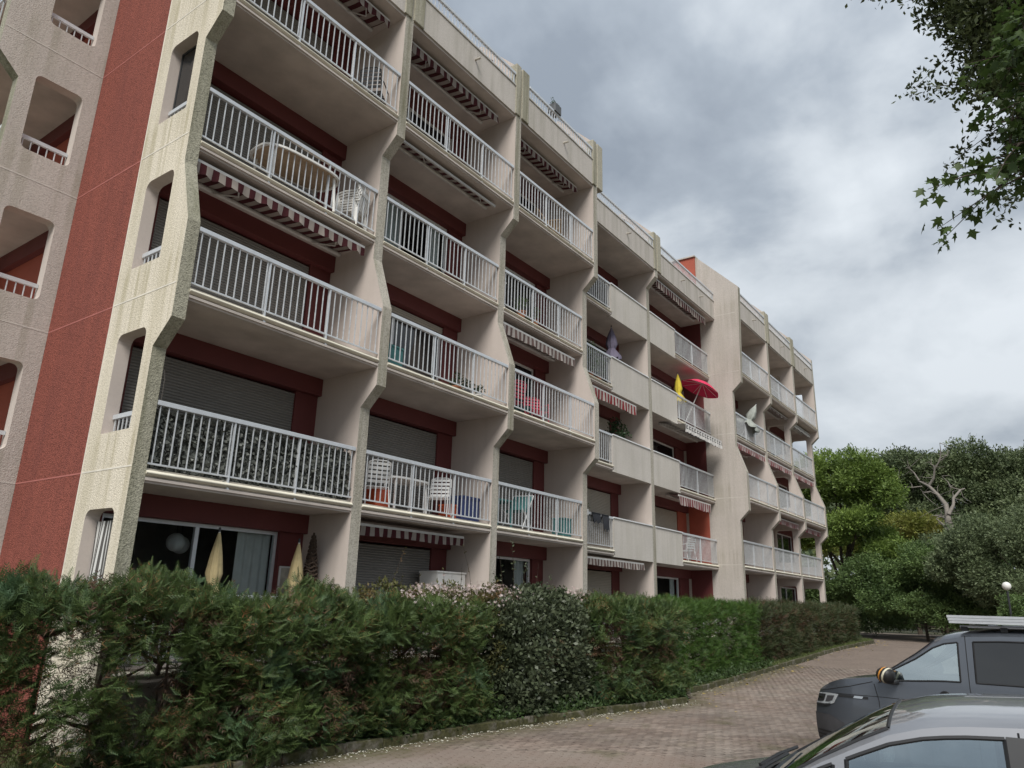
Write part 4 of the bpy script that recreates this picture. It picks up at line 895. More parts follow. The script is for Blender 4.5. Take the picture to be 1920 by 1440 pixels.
t.color(t.mix(t.math('SUBTRACT', inn, inn2), (.62, .60, .57), (.03, .03, .035))).set('Roughness', .9)
plain('awning_metal', (.55, .54, .52), .5, .2)
def awning(b, k, mat, x0=None, x1=None, out=.22, back=.85, drop=.05, val=.15, scallop=True, valmat=None, label=None, zc=None):
    """roller at the ceiling, striped cloth to a front bar, hanging valance"""
    xa = PIL[b][1]+.05 if x0 is None else x0; xb = PIL[b+1][0]-.12 if x1 is None else x1; yf = front(b, k+1) if k < 4 else B+RECESS(b); zc = FF(k+1)-.21 if zc is None else zc
    yr, yb = yf+back, yf+out; zr, zb = zc-.09, zc-.09-drop
    r_ = bb(MB().tube([(xa, yr, zr), (xb, yr, zr)], .045, 10), 'awning', 'awning_metal'); 
    if label: r_['label'] = label
    bb(MB().box((xa, yb-.025, zb-.02), (xb, yb+.02, zb+.035)), 'front_bar', 'awning_metal', r_)
    n = 10; vs = []; fs = []
    for i in range(n+1): f_ = i/n; vs += [(xa+.03, yr+(yb-yr)*f_, zr+.045+(zb+.02-zr-.045)*f_-.02*math.sin(math.pi*f_)), (xb-.03, yr+(yb-yr)*f_, zr+.045+(zb+.02-zr-.045)*f_-.02*math.sin(math.pi*f_))]
    for i in range(n): fs.append((2*i, 2*i+1, 2*i+3, 2*i+2))
    bb(MB().add(vs, fs), 'awning_cloth', mat, r_, smooth=True)
    if val:
        n = int((xb-xa)/.03); vs = []; fs = []
        for i in range(n+1):
            x = xa+(xb-xa)*i/n; s_ = .035*abs(math.sin(math.pi*x/.235)) if scallop else 0; w = .012*math.sin(x*9)+.01*math.sin(x*23); vs += [(x, yb-.028, zb-.015), (x, yb-.03+w*.6, zb-.02-val*.5), (x, yb-.03+w*1.6, zb-.02-val-s_+.012*math.sin(x*3))]
        for i in range(n): fs += [(3*i, 3*i+3, 3*i+4, 3*i+1), (3*i+1, 3*i+4, 3*i+5, 3*i+2)]
        bb(MB().add(vs, fs), 'valance', valmat or mat, r_, smooth=True)
    for x in (xa+(xb-xa)*.2, xa+(xb-xa)*.8): bb(MB().tube([(x, yr-.02, zr-.05), (x+.3, (yr+yb)/2, zr-.08), (x+.05, yb, zb-.0)], .016, 6), 'folding_arm', 'awning_metal', r_)
    return r_
awning(0, 2, 'burgundy_stripe', label='burgundy and white striped awning with scalloped edge', out=.12, x1=9.15)
awning(0, 4, 'burgundy_stripe', out=.30, x1=9.1); awning(1, 4, 'burgundy_stripe', out=.32, val=.17, x1=13.1); awning(2, 4, 'burgundy_stripe', out=.38, val=.15, x1=17.2)
awning(1, 3, 'burgundy_stripe', out=.22, back=.5, val=0, x1=13.0); awning(1, 0, 'burgundy_stripe', out=.34, back=.85, drop=.06, val=.16, scallop=False, x1=12.95, label='burgundy striped awning rolled half out over the shutter')
awning(2, 2, 'grey_stripe', out=.12, back=.8, drop=.10, val=.22, scallop=False, x1=17.3); awning(3, 2, 'red_stripe', x0=18.3, x1=23.0, out=.02, back=.5, drop=.08, val=.3, scallop=False, label='red and white striped awning')
awning(3, 0, 'grey_stripe', x0=18.0, x1=23.4, out=.06, back=.6, drop=.05, val=.18, scallop=False); awning(4, 4, 'burgundy_stripe', x0=24.5, x1=29.5, out=.18, back=.7, val=.26); awning(4, 2, 'key_pattern', x0=26.0, x1=29.75, out=-.55, back=.5, drop=.12, val=.30, scallop=False, label='awning rolled out with a black and white key pattern edge')
awning(4, 1, 'rose_stripe', x0=26.4, x1=29.6, out=.0, back=.5, drop=.05, val=.28); 
awning(5, 2, 'rose_stripe', out=.05, val=.20); awning(6, 2, 'rose_stripe', out=.05, val=.20); awning(7, 2, 'rose_stripe', out=.05, val=.20); awning(6, 1, 'rose_stripe', out=.3, val=.2); awning(7, 1, 'rose_stripe', out=.3, val=.2); awning(6, 3, 'grey_stripe', out=.4, val=0.1); awning(7, 3, 'key_pattern', out=.4, val=.16)
# striped blind in the lowest gable opening
t = NT('blind_stripe'); s_ = t.n('ShaderNodeSeparateXYZ'); t.l(t.pos, s_.inputs[0]); t.color(t.mix(t.math('GREATER_THAN', t.math('FRACT', t.math('DIVIDE', s_.outputs[1], .085)), .5), (.62, .62, .60), (.09, .085, .08))).set('Roughness', .9)
vs = []; fs = []
for i in range(12): y = 10.60+.77*i/11; vs += [(5.385+.012*math.sin(i*2.1), y, FF(0)+1.98), (5.37+.03*math.sin(i*1.3), y, FF(0)+1.2), (5.40+.015*math.sin(i), y, FF(0)+.6)]
for i in range(11): fs += [(3*i, 3*i+3, 3*i+4, 3*i+1), (3*i+1, 3*i+4, 3*i+5, 3*i+2)]
bb(MB().add(vs, fs), 'opening_blind', 'blind_stripe', smooth=True)['label'] = 'grey and white striped blind in the lowest gable opening'

# ================================================================== THINGS ON THE BALCONIES
def closed_parasol(loc, h, mat, label, open_at=.35, r=.13, tilt=(0, 0), group=None, pole=True, skirt=.16):
    root = empty('closed_parasol', loc, random.random()*6, label, 'parasol', group); root.rotation_euler = (tilt[0], tilt[1], root.rotation_euler[2])
    n = 24; prof = [(.012, h), (.03, h-.05), (r*.62, h-.35), (r*.9, h-.65), (r*.62, h-.80), (r*.60, h-.84), (skirt, h-1.12), (skirt*1.05, h-1.22)]; vs = []; fs = []
    for (rr, z) in prof:
        for j in range(n): q = 2*math.pi*j/n; k = rr*(1+.22*math.cos(j*math.pi*2/3)*(1 if z < h-.1 else 0)); vs.append((k*math.cos(q), k*math.sin(q), z+.03*math.cos(j*2.1)*(z < h-1.1)))
    for i in range(len(prof)-1):
        for j in range(n): fs.append((i*n+j, i*n+(j+1) % n, (i+1)*n+(j+1) % n, (i+1)*n+j))
    MB().add(vs, fs).build('canopy', mat, root, smooth=True); MB().tube([(0, 0, 0), (0, 0, h+.04)], .018, 8).build('pole', 'white_metal', root); MB().lathe([(.0, h+.08), (.02, h+.06), (.02, h+.0)], 8).build('finial', 'dark_frame', root)
    MB().lathe([(0, .09), (.05, .09), (.22, .03), (.24, 0), (0, 0)], 14).build('base', 'slab_edge', root); return root
plain('cream_cloth', (.56, .45, .24), .9, var=.12, sc=9); plain('lilac_cloth', (.17, .15, .21), .9, var=.12, sc=9); plain('yellow_cloth', (.62, .48, .05), .9, var=.1); plain('pink_cloth', (.60, .025, .09), .85, var=.08); plain('sage_cloth', (.33, .35, .32), .9, var=.15)
closed_parasol((7.12, 10.95, 1.11), 1.97, 'cream_cloth', 'closed cream parasol in front of the dark sliding window'); closed_parasol((8.70, 10.92, 1.11), 1.92, 'cream_cloth', 'closed cream parasol tied in the middle beside the framed picture')
closed_parasol((22.05, 11.75, FF(3)), 2.40, 'lilac_cloth', 'closed lilac grey parasol behind a balcony panel', r=.2, skirt=.28); closed_parasol((27.45, 11.60, FF(3)), 2.08, 'yellow_cloth', 'closed bright yellow parasol next to the pink one', r=.16, skirt=.24)
closed_parasol((32.0, 10.72, FF(3)+.1), 1.85, 'sage_cloth', 'wider grey green parasol leaning half open over the railing', r=.22, skirt=.5, tilt=(.15, -.45), group='grey green parasols leaning together'); closed_parasol((33.15, 10.72, FF(3)+.1), 1.8, 'sage_cloth', 'slimmer grey green parasol leaning behind the wider one', r=.16, skirt=.35, tilt=(.12, -.3), group='grey green parasols leaning together')
root = empty('open_parasol', (28.65, 11.0, FF(3)+.02), 0, 'open pink parasol leaning out over the balcony railing', 'parasol'); cz = 2.12; n = 8; mb = MB(); vs = [(0, 0, cz)]; fs = []
for rr, dz in ((.45, -.09), (.84, -.33)):
    for j in range(n*4): q = 2*math.pi*j/(n*4); k = 1-.045*abs(math.sin(q*n/2)); vs.append((rr*k*math.cos(q), rr*k*math.sin(q), cz+dz+.05*(1-k)))
fs = [(0, 1+j, 1+(j+1) % 32) for j in range(32)]+[(1+j, 33+j, 33+(j+1) % 32, 1+(j+1) % 32) for j in range(32)]
mb.add(vs, fs).build('canopy', 'pink_cloth', root, smooth=True); MB().tube([(0, 0, 0), (0, 0, cz+.06)], .02, 8).build('pole', 'white_metal', root)
for j in range(n): q = 2*math.pi*j/n; MB().tube([(0, 0, cz-.05), (.79*math.cos(q), .79*math.sin(q), cz-.32)], .008, 4).build('rib', 'white_metal', root)
root.rotation_euler = (R(20), R(14), 0); root.location = (28.2, 11.75, FF(3)+.02)
# leafy net along the railing above the ground floor
leafmat('faded_leaf', (.05, .056, .046), (.23, .24, .215), trans=.1, rough=.5, patch=9); plain('net', (.055, .058, .05), .9)
root = empty('leaf_privacy_screen', (7.3, A+.1, FF(1)), 0, 'faded artificial leaf screen tied along the balcony railing', 'privacy screen'); g = np.random.default_rng(5); n = 3000
P_ = np.c_[g.uniform(5.47, 9.27, n), A+.115+g.normal(0, .018, n), FF(1)-.02+g.random(n)*.93]; D = g.normal(0, 1, (n, 3))*[1, .5, 1]+[0, -.2, -.2]
put(bulk('leaves', orient(P_, D, g.normal(0, 1, (n, 3))*[.5, .6, .5]+[0, -1, 0], g.uniform(.06, .11, n), np.array([(0, 0, 0), (.5, .32, .06), (1, 0, 0), (.5, -.32, .06)])), [(0, 1, 2, 3)], 'faded_leaf'), root)['kind'] = 'stuff'
put(MB().box((5.46, A+.15, FF(1)+.0), (9.28, A+.155, FF(1)+.90)).build('net', 'net'), root)
def table(loc, l, w, h, label, top, rim, rz=0, oval=True):
    root = empty('garden_table', loc, rz, label, 'table'); n = 28; e_ = 3.2
    pts = [(math.copysign(abs(math.cos(q))**(2/e_), math.cos(q))*l/2, math.copysign(abs(math.sin(q))**(2/e_), math.sin(q))*w/2) for q in np.linspace(0, 2*math.pi, n, endpoint=False)]
    MB().prism([[(x*.97, y*.97) for x, y in pts]], 'z', h-.03, h-.005).build('table_top', top, root); MB().prism([pts, [(x*.93, y*.93) for x, y in pts]], 'z', h-.04, h).build('rim', rim, root)
    for sx in (-1, 1):
        for sy in (-1, 1): MB().tube([(sx*l*.40, sy*w*.36, 0), (sx*l*.37, sy*w*.33, h-.03)], .028, 8).build('leg', rim, root)
    return root
plain('brown_slats', (.42, .31, .21), .8, var=.15, sc=20); plain('teal_cloth', (.05, .17, .17), .8); plain('blue_plastic', (.02, .035, .12), .5); plain('red_plastic', (.36, .03, .055), .45); plain('orange_plastic', (.60, .10, .03), .5); plain('wood', (.34, .24, .14), .7, var=.2, sc=12)
table((7.55, 10.72, FF(3)), 1.75, .95, .74, 'white rimmed oval garden table standing on the third floor balcony', 'brown_slats', 'white_plastic', R(-4))
def plastic_chair(loc, rz, label, group, parts=True):
    root = empty('plastic_chair', loc, rz, label, 'chair', group)
    seat = MB()
    for i in range(5): seat.box((-.21, -.20+i*.083, .40), (.21, -.20+i*.083+.062, .42))
    seat.box((-.23, -.22, .38), (-.20, .22, .42)).box((.20, -.22, .38), (.23, .22, .42)); seat.build('seat', 'white_plastic', root)
    bk = MB()
    for i in range(6): x = -.19+i*.076; bk.cbox((x, .25, .62), (.045, .015, .40), 0, 0, 0, R(-12))
    bk.cbox((0, .295, .82), (.46, .03, .06), 0, 0, 0, R(-12)); bk.build('backrest', 'white_plastic', root)
    for sx in (-1, 1):
        MB().tube([(sx*.22, -.22, .60), (sx*.24, .0, .64), (sx*.22, .26, .64)], .02, 6).build('armrest', 'white_plastic', root)
        for sy in (-1, 1): MB().tube([(sx*.25, sy*.24, 0), (sx*.22, sy*.21, .60 if sy < 0 else .45)], .02, 6).build('leg', 'white_plastic', root)
    root.scale = (.86, .86, .86); return root
base = plastic_chair((8.93, 10.60, FF(3)), R(200), 'white slatted plastic chair in the stack beside the oval table', 'stacked white plastic chairs')
for i in range(1, 5): c = copy_tree(base); c.location = (8.93-.012*i, 10.60+.02*i, FF(3)+.055*i)
c['label'] = 'topmost white plastic chair of the stack beside the oval table'
def metal_chair(loc, rz, label, seatmat='white_metal', fr='white_metal'):
    root = empty('metal_armchair', loc, rz, label, 'chair')
    for sx in (-1, 1):
        MB().tube([(sx*.25, -.24, 0), (sx*.25, -.22, .42), (sx*.26, -.20, .64), (sx*.26, .18, .66), (sx*.24, .24, .66)], .013, 6).build('arm_frame', fr, root)
        MB().tube([(sx*.24, .30, 0), (sx*.23, .20, .42), (sx*.22, .30, .88)], .013, 6).build('leg', fr, root)
    MB().tube([(-.22, .30, .88), (-.12, .32, .92), (.12, .32, .92), (.22, .30, .88)], .013, 6).build('top_rail', fr, root)
    s_ = MB()
    for i in range(6): s_.box((-.23, -.22+.075*i, .415), (.23, -.22+.075*i+.055, .428))
    s_.build('seat', seatmat, root); b_ = MB()
    for i in range(5): b_.cbox((0, .225+.018*i, .52+.085*i), (.42, .012, .055), 0, 0, 0, R(-12))
    b_.build('backrest', seatmat, root); return root
metal_chair((10.35, 10.85, FF(1)), R(150), 'white metal armchair at the left of the first floor terrace table'); metal_chair((12.15, 10.75, FF(1)), R(-60), 'white metal armchair at the right of the first floor terrace table')
table((11.3, 11.0, FF(1)), 1.2, .7, .72, 'slim white table between two white metal armchairs', 'white_plastic', 'white_metal')
def crate(name, loc, d, mat, label, cat, lid=None):
    root = empty(name, loc, 0, label, cat); w = .02; x, y, z = d
    MB().prism([rrect(-x/2, -y/2, x/2, y/2, .04), rrect(-x/2+w, -y/2+w, x/2-w, y/2-w, .03)], 'z', 0, z).build('sides', mat, root); MB().box((-x/2+w, -y/2+w, .005), (x/2-w, y/2-w, .02)).build('bottom', mat, root)
    MB().prism([rrect(-x/2-.015, -y/2-.015, x/2+.015, y/2+.015, .05), rrect(-x/2+w, -y/2+w, x/2-w, y/2-w, .03)], 'z', z-.03, z+.005).build('rim', lid or mat, root)
    if lid: MB().prism([rrect(-x/2-.01, -y/2-.01, x/2+.01, y/2+.01, .05)], 'z', z+.006, z+.03).build('lid', lid, root)
    return root
crate('storage_stool', (10.62, 11.05, FF(1)), (.38, .38, .42), 'orange_plastic', 'orange red plastic stool behind the white armchair', 'stool'); crate('storage_stool', (12.65, 10.85, FF(1)), (.35, .35, .34), 'orange_plastic', 'orange plastic stool next to the blue chest', 'stool')
crate('storage_chest', (13.0, 10.75, FF(1)), (.62, .5, .52), 'blue_plastic', 'dark blue storage chest at the balcony corner', 'chest', 'blue_plastic')
crate('storage_box', (17.15, 10.72, FF(1)), (.4, .4, .5), 'teal_cloth', 'teal plastic box behind the first floor railing', 'box')
def deck_chair(loc, rz, label, cloth, frame='white_metal'):
    root = empty('deck_chair', loc, rz, label, 'chair')
    for sx in (-1, 1):
        MB().tube([(sx*.27, -.45, .02), (sx*.27, .35, .92)], .016, 6).build('back_leg', frame, root); MB().tube([(sx*.25, .40, .02), (sx*.25, -.40, .50)], .016, 6).build('front_leg', frame, root)
    MB().tube([(-.27, .35, .92), (.27, .35, .92)], .016, 6).build('top_bar', frame, root); vs = []; fs = []
    for i in range(9): f_ = i/8; vs += [(-.25, -.40+.75*f_, .48+.44*f_-.22*math.sin(math.pi*f_)), (.25, -.40+.75*f_, .48+.44*f_-.22*math.sin(math.pi*f_))]
    for i in range(8): fs.append((2*i, 2*i+1, 2*i+3, 2*i+2))
    MB().add(vs, fs).build('sling', cloth, root, smooth=True); return root
deck_chair((15.25, 10.8, FF(1)), R(-75), 'white framed deck chair with teal sling', 'teal_cloth'); table((14.5, 10.9, FF(1)), .7, .6, .68, 'small teal table beside the deck chair', 'teal_cloth', 'teal_cloth')
deck_chair((15.9, 10.6, FF(4)), R(60), 'wooden folding chair on the top floor balcony', 'wood', 'wood'); deck_chair((16.6, 10.7, FF(4)), R(110), 'wooden folding chair turned to the wall on the top floor balcony', 'wood', 'wood')
metal_chair((14.55, 10.6, FF(2)), R(170), 'red plastic armchair behind the second floor railing', 'red_plastic', 'red_plastic'); metal_chair((15.75, 10.65, FF(2)), R(-30), 'red armchair turned away by the low table on the second floor', 'red_plastic', 'red_plastic'); table((15.15, 10.75, FF(2)), .6, .5, .45, 'low teal table between two red armchairs', 'teal_cloth', 'dark_frame')
metal_chair((9.02, 10.42, FF(4)), R(120), 'black folded chair in the corner of the top floor balcony', 'dark_frame', 'dark_frame'); metal_chair((28.0, 11.75, FF(1)), R(160), 'white garden chair against the orange wall', 'white_metal', 'white_metal')
crate('folding_step', (10.15, 10.55, FF(2)), (.5, .4, .55), 'teal_cloth', 'teal basket chair behind the second floor railing', 'basket chair')
def cabinet(loc, d, label, mat='white_plastic'):
    root = empty('balcony_cabinet', loc, 0, label, 'cabinet'); x, y, z = d; MB().box((-x/2, -y/2, 0), (x/2, y/2, z-.04)).build('carcass', mat, root); MB().box((-x/2-.02, -y/2-.03, z-.04), (x/2+.02, y/2+.02, z)).build('top', mat, root, bevel=.008)
    for s_ in (-1, 1): d_ = MB().box((s_*x/4-x/4+.01, -y/2-.022, .04), (s_*x/4+x/4-.01, -y/2-.002, z-.06)).build('door', mat, root, bevel=.004); MB().box((-s_*-.03-.01 if s_ > 0 else -.05, -y/2-.04, z*.5), (.05 if s_ > 0 else -.03, -y/2-.023, z*.5+.12)).build('handle', 'dark_frame', d_)
cabinet((12.95, 11.2, FF(0)), (.95, .5, 1.62), 'white plastic cabinet standing behind the flowering shrub'); cabinet((14.0, 10.9, FF(3)), (.5, .45, .9), 'white cabinet at the end of the third floor balcony')
# plants in pots
plain('terracotta', (.33, .13, .06), .85); plain('grey_pot', (.10, .105, .11), .6); leafmat('pot_leaf', (.03, .06, .015), (.11, .17, .05)); leafmat('dark_pot_leaf', (.012, .03, .012), (.04, .08, .03)); leafmat('red_flower', (.45, .02, .03), (.62, .05, .05), trans=.2)
def pot_plant(loc, h, r, label, mat='pot_leaf', pot='terracotta', pr=.12, ph=.22, n=60, flower=None, seed=1, leaf=.12):
    g = np.random.default_rng(seed); root = empty('potted_plant', loc, 0, label, 'potted plant'); MB().lathe([(0, .005), (pr*.72, 0), (pr, ph), (pr*1.08, ph), (pr*1.08, ph-.03), (pr*.9, ph-.03), (0, ph-.04)], 14).build('pot', pot, root, smooth=False)
    P_ = g.normal(0, 1, (n, 3)); P_ /= np.linalg.norm(P_, axis=1, keepdims=True); P_ = P_*[r, r, h/2]*g.uniform(.4, 1, (n, 1))+[0, 0, ph+h/2]
    o = bulk('foliage', orient(P_, P_-[0, 0, ph]+g.normal(0, .2, (n, 3)), g.normal(0, 1, (n, 3)), np.full(n, leaf), CL_V), CL_F, mat, root); MB().tube([(0, 0, ph-.05), (.02, 0, ph+h*.5), (0, 0, ph+h*.8)], .01, 5).build('stem', 'twig', root)
    if flower:
        k = int(n*.5); Q = P_[:k]*1.04; bulk('flowers', orient(Q, g.normal(0, 1, (k, 3)), g.normal(0, 1, (k, 3)), np.full(k, .09), fl_v), fl_f, flower, root)
    return root
pot_plant((20.3, 11.62, FF(3)), 1.05, .28, 'tall leafy pot plant behind the third floor railing', n=45, seed=2, leaf=.2); pot_plant((20.9, 11.66, FF(3)), .75, .25, 'shorter pot plant beside the closed lilac parasol', n=40, seed=3, leaf=.17)
pot_plant((22.4, 11.75, FF(2)+.62), .95, .35, 'dark bushy pot plant behind the second floor panel', 'dark_pot_leaf', n=70, seed=4, leaf=.2); pot_plant((19.2, 11.50, FF(2)+.84), .34, .2, 'red geranium at the railing corner', 'pot_leaf', n=40, flower='red_flower', seed=5, leaf=.1); pot_plant((19.9, 11.50, FF(2)+.82), .34, .2, 'red flowering plant beside the geranium', 'pot_leaf', n=40, flower='red_flower', seed=6, leaf=.1)
pot_plant((14.75, 10.5, FF(3)), .45, .16, 'small green pot plant beside the white cabinet', n=30, seed=7); pot_plant((15.5, 10.6, FF(3)), .4, .18, 'low leafy pot plant on the third floor balcony', n=30, seed=8)
for i, (x, lab) in enumerate(((12.2, 'terracotta pot with twiggy plant on the second floor'), (12.55, 'dark potted plant next to the terracotta pot'), (13.0, 'pale wide bowl plant near the second floor corner'))): pot_plant((x, 10.45, FF(2)), .28, .14, lab, 'dark_pot_leaf', ('terracotta', 'grey_pot', 'white_plastic')[i], n=22, seed=9+i)
def planter(loc, d, mat, label, rz=0):
    root = empty('planter_box', loc, rz, label, 'planter'); x, y, z = d; MB().prism([rrect(-x/2, -y/2, x/2, y/2, .02), rrect(-x/2+.015, -y/2+.015, x/2-.015, y/2-.015, .015)], 'z', 0, z).build('box', mat, root); MB().box((-x/2+.016, -y/2+.016, 0), (x/2-.016, y/2-.016, z-.03)).build('soil', 'twig', root)
    g = np.random.default_rng(int(x*100)); n = 14; P_ = np.c_[g.uniform(-x/2, x/2, n), g.normal(0, .03, n), z+g.random(n)*.12]; bulk('foliage', orient(P_, g.normal(0, .4, (n, 3))+[0, 0, 1], g.normal(0, 1, (n, 3)), np.full(n, .12), CL_V), CL_F, 'pot_leaf', root); return root
planter((19.0, A+DY-.06, FF(1)+.86), (.75, .2, .17), 'white_plastic', 'white flower box hung on the first floor railing'); planter((15.45, B+.06, 15.70), (.34, .26, .26), 'grey_pot', 'grey planter hung on the roof terrace rail')
# cloths hung over the first-floor rail
plain('black_cloth', (.022, .024, .03), .9, var=.2, sc=8)
for (x, w, l, lab) in ((20.05, .5, .30, 'black cloth draped over the balcony rail'), (20.62, .42, .48, 'dark trousers hung over the balcony rail end')):
    root = empty('hung_cloth', (x, A+DY, FF(1)+1.0), 0, lab, 'clothing'); vs = []; fs = []; n = 9
    for i in range(n):
        f_ = -w/2+w*i/(n-1); j_ = .025*math.sin(i*2.2+x); vs += [(f_, .12+j_*.3, -.25), (f_, .10, .008), (f_, -.02, .012), (f_, -.045, -.02), (f_+j_*.4, -.055-abs(j_), -l-.05*math.sin(i*1.7))]
    for i in range(n-1):
        for j in range(4): fs.append((5*i+j, 5*i+5+j, 5*i+6+j, 5*i+j+1))
    MB().add(vs, fs).build('drape', 'black_cloth', root, smooth=True); MB().box((-w/2, -.058, -.02), (w/2, -.050, .0)).build('fold', 'black_cloth', root)
# willow cone, picture and lamps on the ground-floor terrace
root = empty('willow_cone', (9.08, 11.0, FF(0)), 0, 'tall dark woven willow cone beside the white partition', 'garden ornament'); mb = MB()
for i in range(26):
    z = .55+i*.06; r_ = .30*(1-(z-.1)/2.1)+.012; pts = [(r_*math.cos(a)*(1+.05*math.sin(5*a+i)), r_*math.sin(a)*(1+.05*math.sin(5*a+i)), z+.025*math.sin(4*a+i*1.3)) for a in np.linspace(0, 2*math.pi, 15)]; mb.tube(pts, .020, 4, cap=False)
mb.build('weave', 'twig', root, fix=False)
for j in range(7): a = j*.9; MB().tube([(.30*math.cos(a), .30*math.sin(a), 0), (.01*math.cos(a), .01*math.sin(a), 2.13)], .01, 4).build('rod', 'twig', root)
plain('print', (.42, .40, .34), .7, var=.35, sc=5)
root = empty('framed_picture', (9.02, BACK-.012, FF(0)+1.25), 0, 'white framed picture on the red wall behind the parasols', 'picture'); MB().prism([[(-.19, -.28), (.19, -.28), (.19, .28), (-.19, .28)], [(-.16, -.25), (.16, -.25), (.16, .25), (-.16, .25)]], 'y', -.02, .01).build('frame', 'white_metal', root); MB().box((-.16, -.005, -.25), (.16, .005, .25)).build('print', 'print', root)
for i, (x, y, lab) in enumerate(((7.3, 12.5, 'white paper globe lamp hanging inside the ground floor window'), (7.75, 13.1, 'second paper globe lamp hanging deeper in the room'))):
    root = empty('globe_pendant', (x, y, FF(0)+1.86), 0, lab, 'lamp'); MB().lathe([(.16*math.sin(a), .16*math.cos(a)) for a in np.linspace(0.01, math.pi-.01, 13)], 18).build('shade', 'white_plastic', root, smooth=True); MB().tube([(0, 0, .15), (0, 0, .62)], .006, 5).build('cord', 'dark_frame', root)
# bent wire plant support in the gable opening of the first floor
root = empty('wire_plant_support', (5.62, 10.95, FF(1)), 0, 'thin wire arch plant support standing in a gable opening', 'plant support')
for dx in (0, .12): MB().tube([(dx, -.13, 0), (dx, -.13, 1.45), (dx, -.08, 1.62), (dx, .0, 1.68), (dx, .08, 1.62), (dx, .13, 1.45), (dx, .13, 0)], .008, 5).build('arch', 'dead_wood', root)
for z in (.9, 1.15, 1.4): MB().tube([(.0, -.2, z), (0, .2, z+.1)], .006, 4).build('cross_wire', 'dead_wood', root)

# ================================================================== TREES
def blob_leaves(blobs, n, size, tmpl, seed, shell=.55, droop=.2, lump=.35):
    g = np.random.default_rng(seed); vol = np.array([b[3]*b[4]*b[5] for b in blobs])**.67; ch = g.choice(len(blobs), n, p=vol/vol.sum()); b = np.array(blobs)[ch]
    d = g.normal(0, 1, (n, 3)); d /= np.linalg.norm(d, axis=1, keepdims=True); ph = ch*1.7
    lm = 1+lump*.5*(np.sin(d[:, 0]*5+ph)*np.cos(d[:, 1]*4.3+ph*2)+np.sin(d[:, 2]*6+ph*3)*.6)
    r_ = (shell+(1-shell)*g.random(n)**.6)*lm; P_ = b[:, :3]+d*b[:, 3:]*r_[:, None]
    D = d+g.normal(0, .6, (n, 3)); D[:, 2] -= droop; Nu = np.tile([0, 0, 1.], (n, 1))+d*.4+g.normal(0, .45, (n, 3)); return P_, D, Nu, g.uniform(.65, 1.35, n)*size
_v, _f = clump_template(10, .42, .34, 12); CL5 = (np.array([_v[i] for q in _f for i in (q[0], q[1], q[2])]), [(3*i, 3*i+1, 3*i+2) for i in range(len(_f))])
CL5[0][1::3] = np.array([_v[q[1]]*.5+_v[q[2]]*.5+(_v[q[1]]-_v[q[3]])*.35 for q in _f])
def tree(name, base, label, blobs, n, size, mat, seed, trunk=.25, group=None, bark='bark', tmpl=None, cat='tree', shell=.55, sub=True):
    TV, TF = tmpl or CL5; root = empty(name, base, 0, label, cat, group); g = np.random.default_rng(seed); allb = []
    for b in blobs:                                     # break every mass into smaller tufts
        if not sub: allb.append(b); continue
        for i in range(9):
            d = g.normal(0, 1, 3); d /= np.linalg.norm(d); d[2] = abs(d[2])*.9-.25*(i % 3 == 0); f_ = g.uniform(.34, .52); allb.append((b[0]+d[0]*b[3]*.72, b[1]+d[1]*b[4]*.72, b[2]+d[2]*b[5]*.72, b[3]*f_, b[4]*f_, b[5]*f_*.85))
    bulk('crown', orient(*blob_leaves(allb, n, size, tmpl, seed, shell), TV), TF, mat, root)
    mb = MB(); top = max(b[2] for b in blobs); mb.tube([(0, 0, -.4), (.1*trunk, .05, top*.25), (g.normal(0, .25), g.normal(0, .25), top*.6), (g.normal(0, .4), 0, top*.95)], [trunk, trunk*.8, trunk*.5, trunk*.18], 9, cap=False); mb.build('trunk', bark, root, smooth=True, fix=False)
    for b in blobs:
        z0 = top*g.uniform(.22, .5); q = Vector(b[:3]); mb = MB(); mid = Vector((q.x*.45, q.y*.45, z0+(q.z-z0)*.55)); mb.tube([(0, 0, z0), mid, q], [trunk*.45, trunk*.28, trunk*.08], 6, cap=False)
        for i in range(4): e_ = q+Vector(np.clip(g.normal(0, 1, 3), -1, 1))*b[3]*.35; mb.tube([mid.lerp(q, .4+.15*i), e_], [trunk*.12, trunk*.03], 4, cap=False)
        mb.build('limb', bark, root, smooth=True, fix=False)
    return root
tree('broadleaf_tree', (51.5, 11.2, .8), 'round green tree with yellowing leaves just past the end of the building', [(0, 0, 9.6, 2.6, 2.6, 2.2), (-.6, -2.2, 8.2, 2.0, 1.9, 2.1), (.5, 2.2, 8.6, 2.2, 2.2, 2.0), (-.3, -1.2, 6.2, 2.6, 2.5, 1.6), (0, 1.5, 5.8, 2.8, 2.6, 1.6), (.5, -2.6, 4.6, 1.7, 1.6, 1.2)], 9000, .48, 'mid_leaf', 51, .24)
